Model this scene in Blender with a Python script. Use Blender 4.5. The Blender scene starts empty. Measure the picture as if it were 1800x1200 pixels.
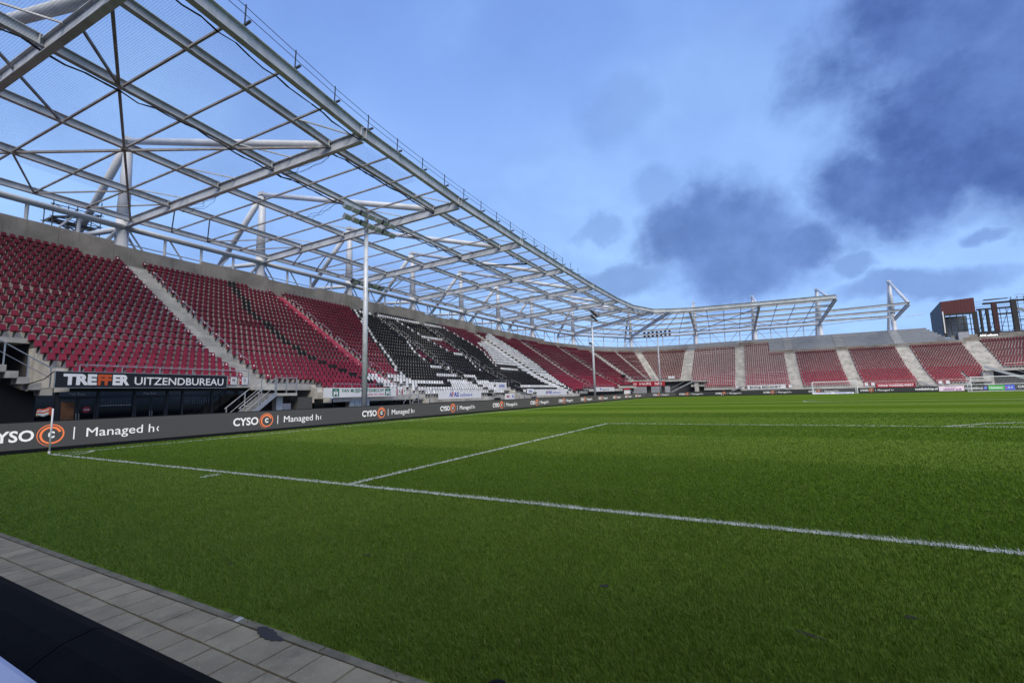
import bpy, math, random
import numpy as np
from mathutils import Vector, Matrix

random.seed(7)
rng = np.random.default_rng(11)
SC = bpy.context.scene
COL = SC.collection
R = math.radians

# ------------------------------------------------------------------ camera
CAM = np.array([20.691, -6.157, 1.600])
YAW, PITCH, ROLL = 0.494241, 0.115132, -0.0250278
_f = np.array([-math.sin(YAW) * math.cos(PITCH), math.cos(YAW) * math.cos(PITCH), math.sin(PITCH)])
_r = np.array([math.cos(YAW), math.sin(YAW), 0.0])
_u = np.cross(_r, _f)
CR = _r * math.cos(ROLL) + _u * math.sin(ROLL)
CU = -_r * math.sin(ROLL) + _u * math.cos(ROLL)
cam = bpy.data.cameras.new("camera")
cam.sensor_width = 36.0
cam.lens = 15.937
cam.clip_start = 0.05
cam.clip_end = 4000.0
camo = bpy.data.objects.new("camera", cam)
COL.objects.link(camo)
camo.matrix_world = Matrix(((CR[0], CU[0], -_f[0], CAM[0]), (CR[1], CU[1], -_f[1], CAM[1]),
                            (CR[2], CU[2], -_f[2], CAM[2]), (0, 0, 0, 1)))
SC.camera = camo

# ------------------------------------------------------------------ sun, exposure
SUN_EL, SUN_AZ = R(46), math.atan2(0.55, -0.75)      # azimuth measured from +Y towards +X
sun = bpy.data.lights.new("sun", 'SUN')
sun.energy = 1.5
sun.angle = R(30)
sun.color = (1.0, 0.91, 0.78)
suno = bpy.data.objects.new("sun", sun)
COL.objects.link(suno)
_sd = Vector((math.sin(SUN_AZ) * math.cos(SUN_EL), math.cos(SUN_AZ) * math.cos(SUN_EL), math.sin(SUN_EL)))
suno.rotation_euler = _sd.to_track_quat('Z', 'Y').to_euler()
suno.location = (60, -80, 90)
vs = SC.view_settings
vs.view_transform = 'Standard'
vs.look = 'None'
EXPO = 1.12
vs.exposure = EXPO
EM = 2.0 ** -EXPO            # screens are set by their look on the photograph
vs.gamma = 1.0
vs.use_curve_mapping = False
SC.cycles.max_bounces = 6
SC.cycles.transparent_max_bounces = 12


class NT:
    """tiny helper round a node tree"""
    def __init__(self, tree):
        self.t = tree
        tree.nodes.clear()

    def n(self, kind, **kw):
        nd = self.t.nodes.new(kind)
        for k, v in kw.items():
            if k.startswith('i_'):
                key = k[2:]
                key = int(key) if key.isdigit() else key
                nd.inputs[key].default_value = v
            else:
                setattr(nd, k, v)
        return nd

    def l(self, a, b):
        self.t.links.new(a, b)

    def val(self, sock, x):
        if isinstance(x, (int, float)):
            sock.default_value = x
        elif isinstance(x, (tuple, list)):
            sock.default_value = x
        else:
            self.l(x, sock)

    def math(self, op, a, b=0.0, c=None, clamp=False):
        nd = self.n('ShaderNodeMath', operation=op)
        nd.use_clamp = clamp
        self.val(nd.inputs[0], a)
        self.val(nd.inputs[1], b)
        if c is not None:
            self.val(nd.inputs[2], c)
        return nd.outputs[0]

    def smooth(self, x, lo, hi):
        nd = self.n('ShaderNodeMapRange', interpolation_type='SMOOTHSTEP')
        nd.clamp = True
        self.val(nd.inputs[0], x)
        nd.inputs[1].default_value = lo
        nd.inputs[2].default_value = hi
        nd.inputs[3].default_value = 0.0
        nd.inputs[4].default_value = 1.0
        return nd.outputs[0]

    def dot(self, a, v):
        nd = self.n('ShaderNodeVectorMath', operation='DOT_PRODUCT')
        self.l(a, nd.inputs[0])
        nd.inputs[1].default_value = v
        return nd.outputs['Value']

    def mix(self, fac, a, b, mode='MIX'):
        nd = self.n('ShaderNodeMix', data_type='RGBA', blend_type=mode)
        self.val(nd.inputs[0], fac)
        self.val(nd.inputs[6], a)
        self.val(nd.inputs[7], b)
        return nd.outputs[2]

    def noise(self, vec, scale, detail=4, rough=0.55):
        nd = self.n('ShaderNodeTexNoise')
        nd.inputs['Scale'].default_value = scale
        nd.inputs['Detail'].default_value = detail
        nd.inputs['Roughness'].default_value = rough
        if vec is not None:
            self.l(vec, nd.inputs['Vector'])
        return nd.outputs['Fac']


# ------------------------------------------------------------------ world: sky with dusk clouds
world = bpy.data.worlds.new("World")
SC.world = world
world.use_nodes = True
w = NT(world.node_tree)
geo = w.n('ShaderNodeNewGeometry')
tc = w.n('ShaderNodeTexCoord')
dirv = tc.outputs['Generated']
sky = w.n('ShaderNodeTexSky', sky_type='NISHITA')
sky.sun_disc = False
sky.sun_elevation = SUN_EL
sky.sun_rotation = SUN_AZ
sky.altitude = 0.0
sky.air_density = 1.0
sky.dust_density = 0.6
sky.ozone_density = 2.0
sep = w.n('ShaderNodeSeparateXYZ')
w.l(dirv, sep.inputs[0])
zz = w.math('MAXIMUM', sep.outputs[2], 0.0)
# flat cloud-deck coordinates give the clouds a natural perspective
den = w.math('ADD', zz, 0.22)
cx = w.math('DIVIDE', sep.outputs[0], den)
cy = w.math('DIVIDE', sep.outputs[1], den)
comb = w.n('ShaderNodeCombineXYZ')
w.l(cx, comb.inputs[0])
w.l(cy, comb.inputs[1])
nz_big = w.noise(comb.outputs[0], 1.6, 7, 0.6)
nz_dir = w.noise(dirv, 9.0, 9, 0.60)
nz_soft = w.noise(dirv, 2.6, 4, 0.5)
# domain warp so that the cloud banks get ragged, billowing outlines
wrp = w.n('ShaderNodeTexNoise')
wrp.inputs['Scale'].default_value = 3.4
wrp.inputs['Detail'].default_value = 7
wrp.inputs['Roughness'].default_value = 0.58
w.l(dirv, wrp.inputs['Vector'])
wsub = w.n('ShaderNodeVectorMath', operation='SUBTRACT')
w.l(wrp.outputs['Color'], wsub.inputs[0])
wsub.inputs[1].default_value = (0.5, 0.5, 0.5)
wmul = w.n('ShaderNodeVectorMath', operation='SCALE')
w.l(wsub.outputs[0], wmul.inputs[0])
wmul.inputs['Scale'].default_value = 0.22
wadd = w.n('ShaderNodeVectorMath', operation='ADD')
w.l(dirv, wadd.inputs[0])
w.l(wmul.outputs[0], wadd.inputs[1])
dwarp = wadd.outputs[0]


def direction(px, py):
    """unit direction of a place in the sky, given as photograph coordinates (1800 x 1200)"""
    d = _f + CR * (px - 900) / 796.84 - CU * (py - 600) / 796.84
    return d / np.linalg.norm(d)


CLOUDS = [  # bearing/height of each cloud bank, half-width, half-height, weight
    (1680, -20, 400, 190, 1.0), (1680, 190, 300, 190, 1.0), (1580, 330, 200, 120, 1.0), (1840, 150, 280, 260, 1.0),
    (1285, 425, 200, 120, 0.82), (1300, 470, 170, 90, 0.82), (1190, 425, 100, 70, 0.8), (1400, 435, 110, 60, 0.85),
    (1040, 418, 50, 18, 0.35), (1085, 200, 90, 80, 0.22), (1745, 345, 130, 55, 0.5), (1620, 515, 330, 34, 0.55), (1080, 500, 110, 36, 0.5),
    (1160, 350, 80, 40, 0.32), (1500, 478, 60, 26, 0.5), (1770, 408, 90, 20, 0.6), (700, 470, 420, 60, 0.30)]
mask = None
for (px, py, a, b, wt) in CLOUDS:
    c = direction(px, py)
    e1 = np.cross(c, (0, 0, 1.0))
    e1 /= np.linalg.norm(e1)
    e2 = np.cross(e1, c)
    d0 = direction(px, py)
    ang = lambda dx, dy: math.acos(min(1.0, float(np.dot(d0, direction(px + dx, py + dy)))))
    ra, rb = max(ang(a, 0), 1e-3), max(ang(0, b), 1e-3)
    u = w.dot(dwarp, tuple(e1 / ra))
    v = w.dot(dwarp, tuple(e2 / rb))
    front = w.math('GREATER_THAN', w.dot(dirv, tuple(c)), 0.2)
    r2 = w.math('ADD', w.math('MULTIPLY', u, u), w.math('MULTIPLY', v, v))
    rr = w.math('SQRT', r2)
    rr = w.math('ADD', rr, w.math('MULTIPLY', w.math('SUBTRACT', nz_dir, 0.5), 0.75))
    m = w.math('MULTIPLY', w.math('SUBTRACT', 1.0, w.smooth(rr, 0.50, 1.25)), wt)
    m = w.math('MULTIPLY', m, front)
    mask = m if mask is None else w.math('MAXIMUM', mask, m)
# the same broken cloud goes on over the rest of the sky
rest = w.math('MULTIPLY', w.smooth(nz_big, 0.40, 0.62), 0.92)
inview = w.smooth(w.dot(dirv, tuple(direction(900, 500))), 0.25, 0.70)
rest = w.math('MULTIPLY', rest, w.math('SUBTRACT', 1.0, w.math('MULTIPLY', inview, 0.85)))
mask = w.math('MAXIMUM', mask, rest)
mask = w.math('MULTIPLY', mask, w.math('ADD', 0.78, w.math('MULTIPLY', nz_soft, 0.4)), clamp=True)
SKY_STRENGTH = 0.108
tint = w.mix(1.0, sky.outputs[0], (0.82, 0.97, 1.28, 1), 'MULTIPLY')
base = w.mix(0.80, tint, (1.00, 1.72, 3.80, 1))
low = w.math('SUBTRACT', 1.0, w.smooth(zz, 0.22, 0.72))
bright = w.math('ADD', w.math('MULTIPLY', w.smooth(nz_soft, 0.42, 0.72), 0.28), w.math('MULTIPLY', low, 0.55))
skyc = w.mix(bright, base, (1.95, 3.15, 5.0, 1))
cloudc = w.mix(w.smooth(nz_dir, 0.30, 0.72), (0.28, 0.57, 1.68, 1), (0.58, 1.03, 2.55, 1))
# clouds turn pale and neutral towards the low sun behind the camera
sunward = w.smooth(w.dot(dirv, tuple(_sd)), 0.25, 0.85)
cloudc = w.mix(sunward, cloudc, (4.6, 4.3, 3.9, 1))
full = w.mix(mask, skyc, cloudc)
bg = w.n('ShaderNodeBackground')
w.l(full, bg.inputs[0])
bg.inputs[1].default_value = SKY_STRENGTH
wo = w.n('ShaderNodeOutputWorld')
w.l(bg.outputs[0], wo.inputs[0])


# ------------------------------------------------------------------ materials
MATS = {}


def mat(name, col, rough=0.7, metal=0.0, vary=0.0, scale=2.0, col2=None, bump=0.0, bscale=30.0, emit=None, estr=1.0,
        spec=0.5, trans=0.0, alpha=1.0, streak=0.0, objrand=0.0):
    m = bpy.data.materials.new(name)
    m.use_nodes = True
    t = NT(m.node_tree)
    p = t.n('ShaderNodeBsdfPrincipled')
    o = t.n('ShaderNodeOutputMaterial')
    t.l(p.outputs[0], o.inputs[0])
    p.inputs['Roughness'].default_value = rough
    p.inputs['Metallic'].default_value = metal
    p.inputs['Specular IOR Level'].default_value = spec
    c = (*col, 1)
    pos = t.n('ShaderNodeNewGeometry').outputs['Position']
    if vary > 0 or col2 is not None:
        nz = t.noise(pos, scale, 6, 0.6)
        if col2 is None:
            col2 = tuple(x * (1 - vary) for x in col)
        fac = t.smooth(nz, 0.35, 0.68)
        cc = t.mix(fac, c, (*col2, 1))
        if streak > 0:
            mp = t.n('ShaderNodeMapping')
            mp.inputs['Scale'].default_value = (3.0, 3.0, 0.35)
            t.l(pos, mp.inputs[0])
            s2 = t.smooth(t.noise(mp.outputs[0], 1.3, 5, 0.6), 0.5, 0.72)
            cc = t.mix(t.math('MULTIPLY', s2, streak), cc, tuple(x * 0.45 for x in col) + (1,))
        if objrand > 0:
            oi = t.n('ShaderNodeObjectInfo')
            cc = t.mix(t.math('MULTIPLY', oi.outputs['Random'], objrand), cc, tuple(x * 0.55 for x in col) + (1,))
            sp1 = t.smooth(t.noise(pos, 55.0, 3, 0.6), 0.60, 0.72)
            cc = t.mix(t.math('MULTIPLY', sp1, 0.45), cc, tuple(min(1, x * 1.7) for x in col) + (1,))
            sp2 = t.smooth(t.noise(pos, 1.7, 6, 0.7), 0.50, 0.75)
            cc = t.mix(t.math('MULTIPLY', sp2, 0.55), cc, (0.075, 0.078, 0.05, 1))
        t.l(cc, p.inputs['Base Color'])
    else:
        p.inputs['Base Color'].default_value = c
    if bump > 0:
        b = t.n('ShaderNodeBump')
        b.inputs['Strength'].default_value = bump
        b.inputs['Distance'].default_value = 0.02
        t.l(t.noise(pos, bscale, 5, 0.6), b.inputs['Height'])
        t.l(b.outputs[0], p.inputs['Normal'])
    if emit is not None:
        p.inputs['Emission Color'].default_value = (*emit, 1)
        p.inputs['Emission Strength'].default_value = estr * EM
    if trans > 0:
        p.inputs['Transmission Weight'].default_value = trans
    if alpha < 1:
        p.inputs['Alpha'].default_value = alpha
    MATS[name] = m
    return m


def seat_mat(name, col, rough=0.42, fade=None):
    m = bpy.data.materials.new(name)
    m.use_nodes = True
    t = NT(m.node_tree)
    p = t.n('ShaderNodeBsdfPrincipled')
    o = t.n('ShaderNodeOutputMaterial')
    t.l(p.outputs[0], o.inputs[0])
    p.inputs['Roughness'].default_value = rough
    p.inputs['Specular IOR Level'].default_value = 0.3
    at = t.n('ShaderNodeAttribute', attribute_name='rnd')
    oi = t.n('ShaderNodeObjectInfo')
    f = t.math('FRACT', t.math('ADD', at.outputs['Fac'], oi.outputs['Random']))
    pos = t.n('ShaderNodeNewGeometry').outputs['Position']
    dirt = t.noise(pos, 6.0, 5, 0.65)
    c = t.mix(f, tuple(x * 0.82 for x in col) + (1,), tuple(min(1, x * 1.12) for x in col) + (1,))
    if fade is not None:      # plastic bleached where the lower rows stand out in the weather
        sp_ = t.n('ShaderNodeSeparateXYZ')
        t.l(pos, sp_.inputs[0])
        c = t.mix(t.math('SUBTRACT', 1.0, t.smooth(sp_.outputs[2], 2.5, 9.5)), c, t.mix(f, tuple(x * 0.85 for x in fade) + (1,), tuple(x * 1.12 for x in fade) + (1,)))
    c = t.mix(t.math('MULTIPLY', t.smooth(dirt, 0.5, 0.8), 0.25), c, tuple(0.6 * x + 0.01 for x in col) + (1,))
    t.l(c, p.inputs['Base Color'])
    MATS[name] = m
    return m


seat_mat('seat_red', (0.132, 0.010, 0.022), fade=(0.270, 0.023, 0.048))
seat_mat('seat_black', (0.011, 0.011, 0.011), 0.65)
seat_mat('seat_white', (0.72, 0.73, 0.73))
mat('concrete', (0.54, 0.525, 0.485), 0.9, vary=0.35, scale=0.8, bump=0.3, streak=0.3)
mat('concrete_wall', (0.275, 0.26, 0.235), 0.9, vary=0.35, scale=0.45, bump=0.3, streak=0.55)
mat('concrete_wall_brown', (0.25, 0.215, 0.18), 0.9, vary=0.3, scale=0.5, bump=0.3, streak=0.5)
mat('concrete_bare', (0.36, 0.375, 0.40), 0.85, vary=0.18, scale=0.5, bump=0.2, streak=0.4)
mat('riser_lightened', (0.70, 0.68, 0.63), 0.9, vary=0.22, scale=0.8, streak=0.2)  # light in the seat gaps put into the colour, paler than the treads
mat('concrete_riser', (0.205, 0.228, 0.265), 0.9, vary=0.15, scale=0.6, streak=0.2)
mat('nosing', (0.42, 0.44, 0.47), 0.85, vary=0.15, scale=0.9)
mat('concrete_shaded', (0.075, 0.075, 0.078), 0.9, vary=0.3, scale=0.6)
mat('stair_pink', (0.52, 0.085, 0.13), 0.7, vary=0.25, scale=1.2)
mat('stair_black', (0.022, 0.023, 0.028), 0.7, vary=0.3, scale=1.2)
mat('stair_white', (0.66, 0.67, 0.68), 0.75, vary=0.2, scale=1.2)
mat('white_steel', (0.47, 0.50, 0.545), 0.5, vary=0.28, scale=0.7, streak=0.35)
mat('steel_tube', (0.54, 0.57, 0.62), 0.45, vary=0.18, scale=0.5, streak=0.2)
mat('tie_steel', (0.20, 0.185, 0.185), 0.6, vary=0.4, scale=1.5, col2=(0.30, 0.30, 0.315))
mat('galvanised', (0.46, 0.48, 0.50), 0.42, metal=0.55, vary=0.25, scale=3.0)
mat('pole_galvanised', (0.58, 0.62, 0.67), 0.45, metal=0.1, vary=0.25, scale=2.0)
mat('dark_metal', (0.035, 0.036, 0.04), 0.5, vary=0.3, scale=2.0)
mat('black_net', (0.012, 0.012, 0.016), 0.9)
mat('lamp_glass', (0.45, 0.46, 0.46), 0.15)
mat('lamp_dark', (0.02, 0.022, 0.028), 0.35)
mat('black_paint', (0.009, 0.009, 0.010), 0.55, spec=0.25)
mat('black_rubber', (0.0045, 0.0045, 0.0045), 0.62, vary=0.4, scale=9.0, bump=0.08, bscale=60, spec=0.06)
mat('dark_glass', (0.006, 0.007, 0.008), 0.08, spec=0.4)
mat('frame_black', (0.018, 0.018, 0.02), 0.5)
mat('brown_wood', (0.20, 0.085, 0.03), 0.6, vary=0.4, scale=3.0)
mat('white_board', (0.78, 0.79, 0.80), 0.5, vary=0.08, scale=2.0)
mat('black_board', (0.012, 0.012, 0.014), 0.5)
mat('letter_white', (0.90, 0.90, 0.92), 0.5)
mat('letter_orange', (0.62, 0.10, 0.015), 0.5)
mat('letter_black', (0.02, 0.02, 0.02), 0.5)
mat('letter_green', (0.02, 0.17, 0.11), 0.5)
mat('letter_red', (0.50, 0.02, 0.04), 0.5)
mat('letter_blue', (0.02, 0.05, 0.42), 0.5)
mat('sign_red', (0.42, 0.012, 0.03), 0.5, vary=0.15, scale=2.0)
mat('sign_pink', (0.75, 0.60, 0.70), 0.5)
mat('letter_purple', (0.20, 0.03, 0.22), 0.5)
mat('paint_white', (0.55, 0.57, 0.54), 0.8, vary=0.45, scale=5.0)
mat('goal_white', (0.80, 0.81, 0.82), 0.4)
mat('net_white', (0.62, 0.63, 0.65), 0.8)
mat('flag_red', (0.62, 0.10, 0.05), 0.7)
mat('flag_white', (0.75, 0.70, 0.68), 0.7)
mat('screen', (0.012, 0.012, 0.013), 0.35, emit=(0.068, 0.066, 0.066), estr=0.8)
mat('screen_far', (0.012, 0.013, 0.014), 0.35, emit=(0.030, 0.032, 0.033), estr=0.8)
mat('lit_white', (0.1, 0.1, 0.1), 0.5, emit=(0.86, 0.86, 0.88), estr=0.9)
mat('lit_orange', (0.1, 0.03, 0.01), 0.5, emit=(0.90, 0.22, 0.075), estr=0.95)
mat('lit_green', (0.01, 0.1, 0.02), 0.5, emit=(0.05, 0.40, 0.08), estr=0.8)
mat('lit_blue', (0.01, 0.02, 0.1), 0.5, emit=(0.05, 0.11, 0.70), estr=0.8)
mat('lit_pink', (0.1, 0.1, 0.1), 0.5, emit=(0.80, 0.66, 0.78), estr=0.85)
mat('lit_red', (0.1, 0.01, 0.02), 0.5, emit=(0.75, 0.04, 0.12), estr=0.8)
mat('lit_sign', (0.1, 0.1, 0.1), 0.5, emit=(1.0, 1.0, 1.0), estr=1.6)
mat('slab', (0.375, 0.325, 0.22), 0.9, vary=0.28, scale=3.0, bump=0.35, bscale=90, objrand=0.45)
mat('kerb', (0.22, 0.20, 0.14), 0.9, vary=0.4, scale=5.0, bump=0.35, bscale=70)
mat('joint_sand', (0.030, 0.028, 0.016), 1.0, vary=0.4, scale=10)
mat('asphalt', (0.055, 0.056, 0.058), 0.9, vary=0.3, scale=1.5, bump=0.3)
mat('pale_cover', (0.55, 0.60, 0.78), 0.55, vary=0.15, scale=4.0)
mat('red_cladding', (0.088, 0.010, 0.013), 0.55, vary=0.3, scale=0.8)
mat('blue_cladding', (0.022, 0.024, 0.040), 0.5, vary=0.3, scale=0.8)
mat('rust_steel', (0.026, 0.023, 0.024), 0.7, vary=0.5, scale=1.0)
mat('rust_red', (0.055, 0.014, 0.016), 0.7, vary=0.5, scale=1.0)
mat('glass_pale', (0.16, 0.20, 0.25), 0.2)
mat('mesh_grey', (0.16, 0.18, 0.24), 0.8, vary=0.4, scale=8)
mat('soil', (0.030, 0.026, 0.016), 1.0, vary=0.4, scale=30)
mat('block_grey', (0.10, 0.10, 0.10), 0.95, vary=0.5, scale=14, bump=0.4)
mat('stain', (0.030, 0.030, 0.028), 0.8)


def grass_ground():
    m = bpy.data.materials.new('grass_ground')
    m.use_nodes = True
    t = NT(m.node_tree)
    p = t.n('ShaderNodeBsdfPrincipled')
    o = t.n('ShaderNodeOutputMaterial')
    t.l(p.outputs[0], o.inputs[0])
    p.inputs['Roughness'].default_value = 1.0
    p.inputs['Specular IOR Level'].default_value = 0.0
    pos = t.n('ShaderNodeNewGeometry').outputs['Position']
    sp = t.n('ShaderNodeSeparateXYZ')
    t.l(pos, sp.inputs[0])
    stripe = t.smooth(t.math('SINE', t.math('MULTIPLY', sp.outputs[1], math.pi / 5.5)), -0.22, 0.22)
    n1 = t.noise(pos, 0.28, 5, 0.6)
    n2 = t.noise(pos, 2.2, 6, 0.65)
    n3 = t.noise(pos, 38.0, 4, 0.7)
    c = t.mix(n1, (0.102, 0.166, 0.022, 1), (0.138, 0.198, 0.032, 1))
    c = t.mix(t.math('MULTIPLY', t.smooth(n2, 0.42, 0.7), 0.45), c, (0.056, 0.112, 0.007, 1))
    c = t.mix(t.math('MULTIPLY', stripe, 0.60), c, (0.046, 0.104, 0.005, 1))
    c = t.mix(t.math('MULTIPLY', t.smooth(n3, 0.45, 0.75), 0.5), c, (0.040, 0.078, 0.006, 1))
    t.l(c, p.inputs['Base Color'])
    b = t.n('ShaderNodeBump')
    b.inputs['Strength'].default_value = 0.55
    b.inputs['Distance'].default_value = 0.03
    t.l(t.math('ADD', t.noise(pos, 60.0, 3, 0.7), t.noise(pos, 7.0, 3, 0.6)), b.inputs['Height'])
    t.l(b.outputs[0], p.inputs['Normal'])
    MATS['grass_ground'] = m


def grass_blade():
    m = bpy.data.materials.new('grass_blade')
    m.use_nodes = True
    t = NT(m.node_tree)
    p = t.n('ShaderNodeBsdfPrincipled')
    tr = t.n('ShaderNodeBsdfTranslucent')
    mx = t.n('ShaderNodeMixShader')
    mx.inputs[0].default_value = 0.30
    o = t.n('ShaderNodeOutputMaterial')
    t.l(p.outputs[0], mx.inputs[1])
    t.l(tr.outputs[0], mx.inputs[2])
    t.l(mx.outputs[0], o.inputs[0])
    p.inputs['Roughness'].default_value = 0.5
    p.inputs['Specular IOR Level'].default_value = 0.3
    pos = t.n('ShaderNodeNewGeometry').outputs['Position']
    sp = t.n('ShaderNodeSeparateXYZ')
    t.l(pos, sp.inputs[0])
    stripe = t.smooth(t.math('SINE', t.math('MULTIPLY', sp.outputs[1], math.pi / 5.5)), -0.22, 0.22)
    a = t.n('ShaderNodeAttribute', attribute_name='rnd').outputs['Fac']
    pa = t.n('ShaderNodeAttribute', attribute_name='paint').outputs['Fac']
    n1 = t.noise(pos, 0.5, 5, 0.6)
    n2 = t.noise(pos, 2.5, 5, 0.6)
    c = t.mix(a, (0.082, 0.162, 0.012, 1), (0.172, 0.262, 0.036, 1))
    c = t.mix(t.math('MULTIPLY', t.smooth(n1, 0.4, 0.7), 0.4), c, (0.082, 0.155, 0.011, 1))
    c = t.mix(t.math('MULTIPLY', t.smooth(n2, 0.45, 0.75), 0.4), c, (0.064, 0.128, 0.010, 1))
    c = t.mix(t.math('MULTIPLY', stripe, 0.38), c, (0.064, 0.128, 0.009, 1))
    dry = t.math('GREATER_THAN', a, 0.965)
    c = t.mix(t.math('MULTIPLY', dry, 0.6), c, (0.30, 0.27, 0.10, 1))
    c = t.mix(pa, c, (0.70, 0.74, 0.70, 1))
    t.l(c, p.inputs['Base Color'])
    t.l(c, tr.inputs[0])
    MATS['grass_blade'] = m


grass_ground()
grass_blade()


# ------------------------------------------------------------------ mesh helpers
class MB:
    def __init__(self):
        self.v, self.f, self.m = [], [], []

    def add(self, verts, faces, mi=0):
        b = len(self.v)
        self.v.extend([tuple(map(float, q)) for q in verts])
        for fc in faces:
            self.f.append(tuple(i + b for i in fc))
            self.m.append(mi)
        return self

    def box(self, lo, hi, mi=0):
        x0, y0, z0 = lo
        x1, y1, z1 = hi
        return self.add([(x0, y0, z0), (x1, y0, z0), (x1, y1, z0), (x0, y1, z0), (x0, y0, z1), (x1, y0, z1), (x1, y1, z1), (x0, y1, z1)],
                        [(0, 3, 2, 1), (4, 5, 6, 7), (0, 1, 5, 4), (1, 2, 6, 5), (2, 3, 7, 6), (3, 0, 4, 7)], mi)

    def obox(self, c, ax, ay, az, hx, hy, hz, mi=0):
        c, ax, ay, az = map(np.array, (c, ax, ay, az))
        P = []
        for sz in (-1, 1):
            for sx, sy in ((-1, -1), (1, -1), (1, 1), (-1, 1)):
                P.append(c + ax * hx * sx + ay * hy * sy + az * hz * sz)
        return self.add(P, [(0, 3, 2, 1), (4, 5, 6, 7), (0, 1, 5, 4), (1, 2, 6, 5), (2, 3, 7, 6), (3, 0, 4, 7)], mi)

    @staticmethod
    def frame(p, q, up=(0, 0, 1)):
        p, q = np.array(p, float), np.array(q, float)
        d = q - p
        L = np.linalg.norm(d)
        d = d / L
        up = np.array(up, float)
        s = np.cross(d, up)
        if np.linalg.norm(s) < 1e-4:
            s = np.cross(d, (1, 0, 0.0))
        s /= np.linalg.norm(s)
        n = np.cross(s, d)
        return p, q, d, s, n, L

    def beam(self, p, q, wd, h, up=(0, 0, 1), mi=0):
        p, q, d, s, n, L = self.frame(p, q, up)
        return self.obox((p + q) / 2, d, s, n, L / 2, wd / 2, h / 2, mi)

    def ibeam(self, p, q, h, wd, tf=0.05, tw=0.03, mi=0):
        p, q, d, s, n, L = self.frame(p, q)
        c = (p + q) / 2
        self.obox(c + n * (h / 2 - tf / 2), d, s, n, L / 2, wd / 2, tf / 2, mi)
        self.obox(c - n * (h / 2 - tf / 2), d, s, n, L / 2, wd / 2, tf / 2, mi)
        return self.obox(c, d, s, n, L / 2, tw / 2, h / 2 - tf, mi)

    def tube(self, p, q, r, r2=None, n=10, mi=0):
        p, q, d, s, u, L = self.frame(p, q)
        r2 = r if r2 is None else r2
        P = []
        for (c, rad) in ((p, r), (q, r2)):
            for i in range(n):
                a = 2 * math.pi * i / n
                P.append(c + (s * math.cos(a) + u * math.sin(a)) * rad)
        F = [(i, (i + 1) % n, n + (i + 1) % n, n + i) for i in range(n)]
        F += [tuple(range(n))[::-1], tuple(range(n, 2 * n))]
        return self.add(P, F, mi)

    def path(self, pts, r, n=6, mi=0):
        for a, b in zip(pts[:-1], pts[1:]):
            self.tube(a, b, r, r, n, mi)
        return self

    def prism(self, poly, p, ax, ay, az, depth, mi=0):
        """2-D outline (x along ax, y along ay) at p, pushed depth along az"""
        p, ax, ay, az = map(np.array, (p, ax, ay, az))
        k = len(poly)
        A = [p + ax * x + ay * y for x, y in poly]
        B = [a + az * depth for a in A]
        F = [tuple(range(k))[::-1], tuple(range(k, 2 * k))]
        F += [(i, (i + 1) % k, k + (i + 1) % k, k + i) for i in range(k)]
        return self.add(A + B, F, mi)

    def build(self, name, mats, parent=None, smooth=False, loc=None):
        off = np.zeros(3)
        if parent is not None:
            p = parent
            while p is not None:
                off = off + np.array(p.location)
                p = p.parent
        me = bpy.data.meshes.new(name)
        V = np.array(self.v, float).reshape(-1, 3)
        base = np.zeros(3)
        if parent is None:
            base = np.array([V[:, 0].mean(), V[:, 1].mean(), V[:, 2].min()]) if loc is None else np.array(loc, float)
        V = V - off - base
        me.from_pydata(V.tolist(), [], self.f)
        for mm in (mats if isinstance(mats, (list, tuple)) else [mats]):
            me.materials.append(MATS[mm])
        if max(self.m, default=0) > 0:
            me.polygons.foreach_set('material_index', self.m)
        if smooth:
            me.polygons.foreach_set('use_smooth', [True] * len(me.polygons))
        me.update()
        o = bpy.data.objects.new(name, me)
        COL.objects.link(o)
        if parent is not None:
            o.parent = parent
        else:
            o.location = base
        return o


def thing(name, label, cat, loc=(0, 0, 0), group=None):
    o = bpy.data.objects.new(name, None)
    o.empty_display_size = 0.2
    COL.objects.link(o)
    o.location = loc
    return tag(o, label, cat, group)


def tag(o, label, cat, group=None):
    o['label'] = label
    o['category'] = cat
    if group:
        o['group'] = group
    return o


def struct(o):
    o['kind'] = 'structure'
    return o


def stuff(o, label=None, cat=None):
    o['kind'] = 'stuff'
    if label:
        o['label'] = label
        o['category'] = cat
    return o


def ordinal(n):
    W = ['', 'first', 'second', 'third', 'fourth', 'fifth', 'sixth', 'seventh', 'eighth', 'ninth', 'tenth', 'eleventh', 'twelfth',
         'thirteenth', 'fourteenth', 'fifteenth', 'sixteenth', 'seventeenth', 'eighteenth', 'nineteenth', 'twentieth']
    if n <= 20:
        return W[n]
    return {2: 'twenty', 3: 'thirty', 4: 'forty', 5: 'fifty', 6: 'sixty'}[n // 10] + '-' + W[n % 10] if n % 10 else \
        {2: 'twentieth', 3: 'thirtieth', 4: 'fortieth', 5: 'fiftieth', 6: 'sixtieth'}[n // 10]


# ------------------------------------------------------------------ lettering (built-in font turned into thin meshes)
_TX = {}


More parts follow.
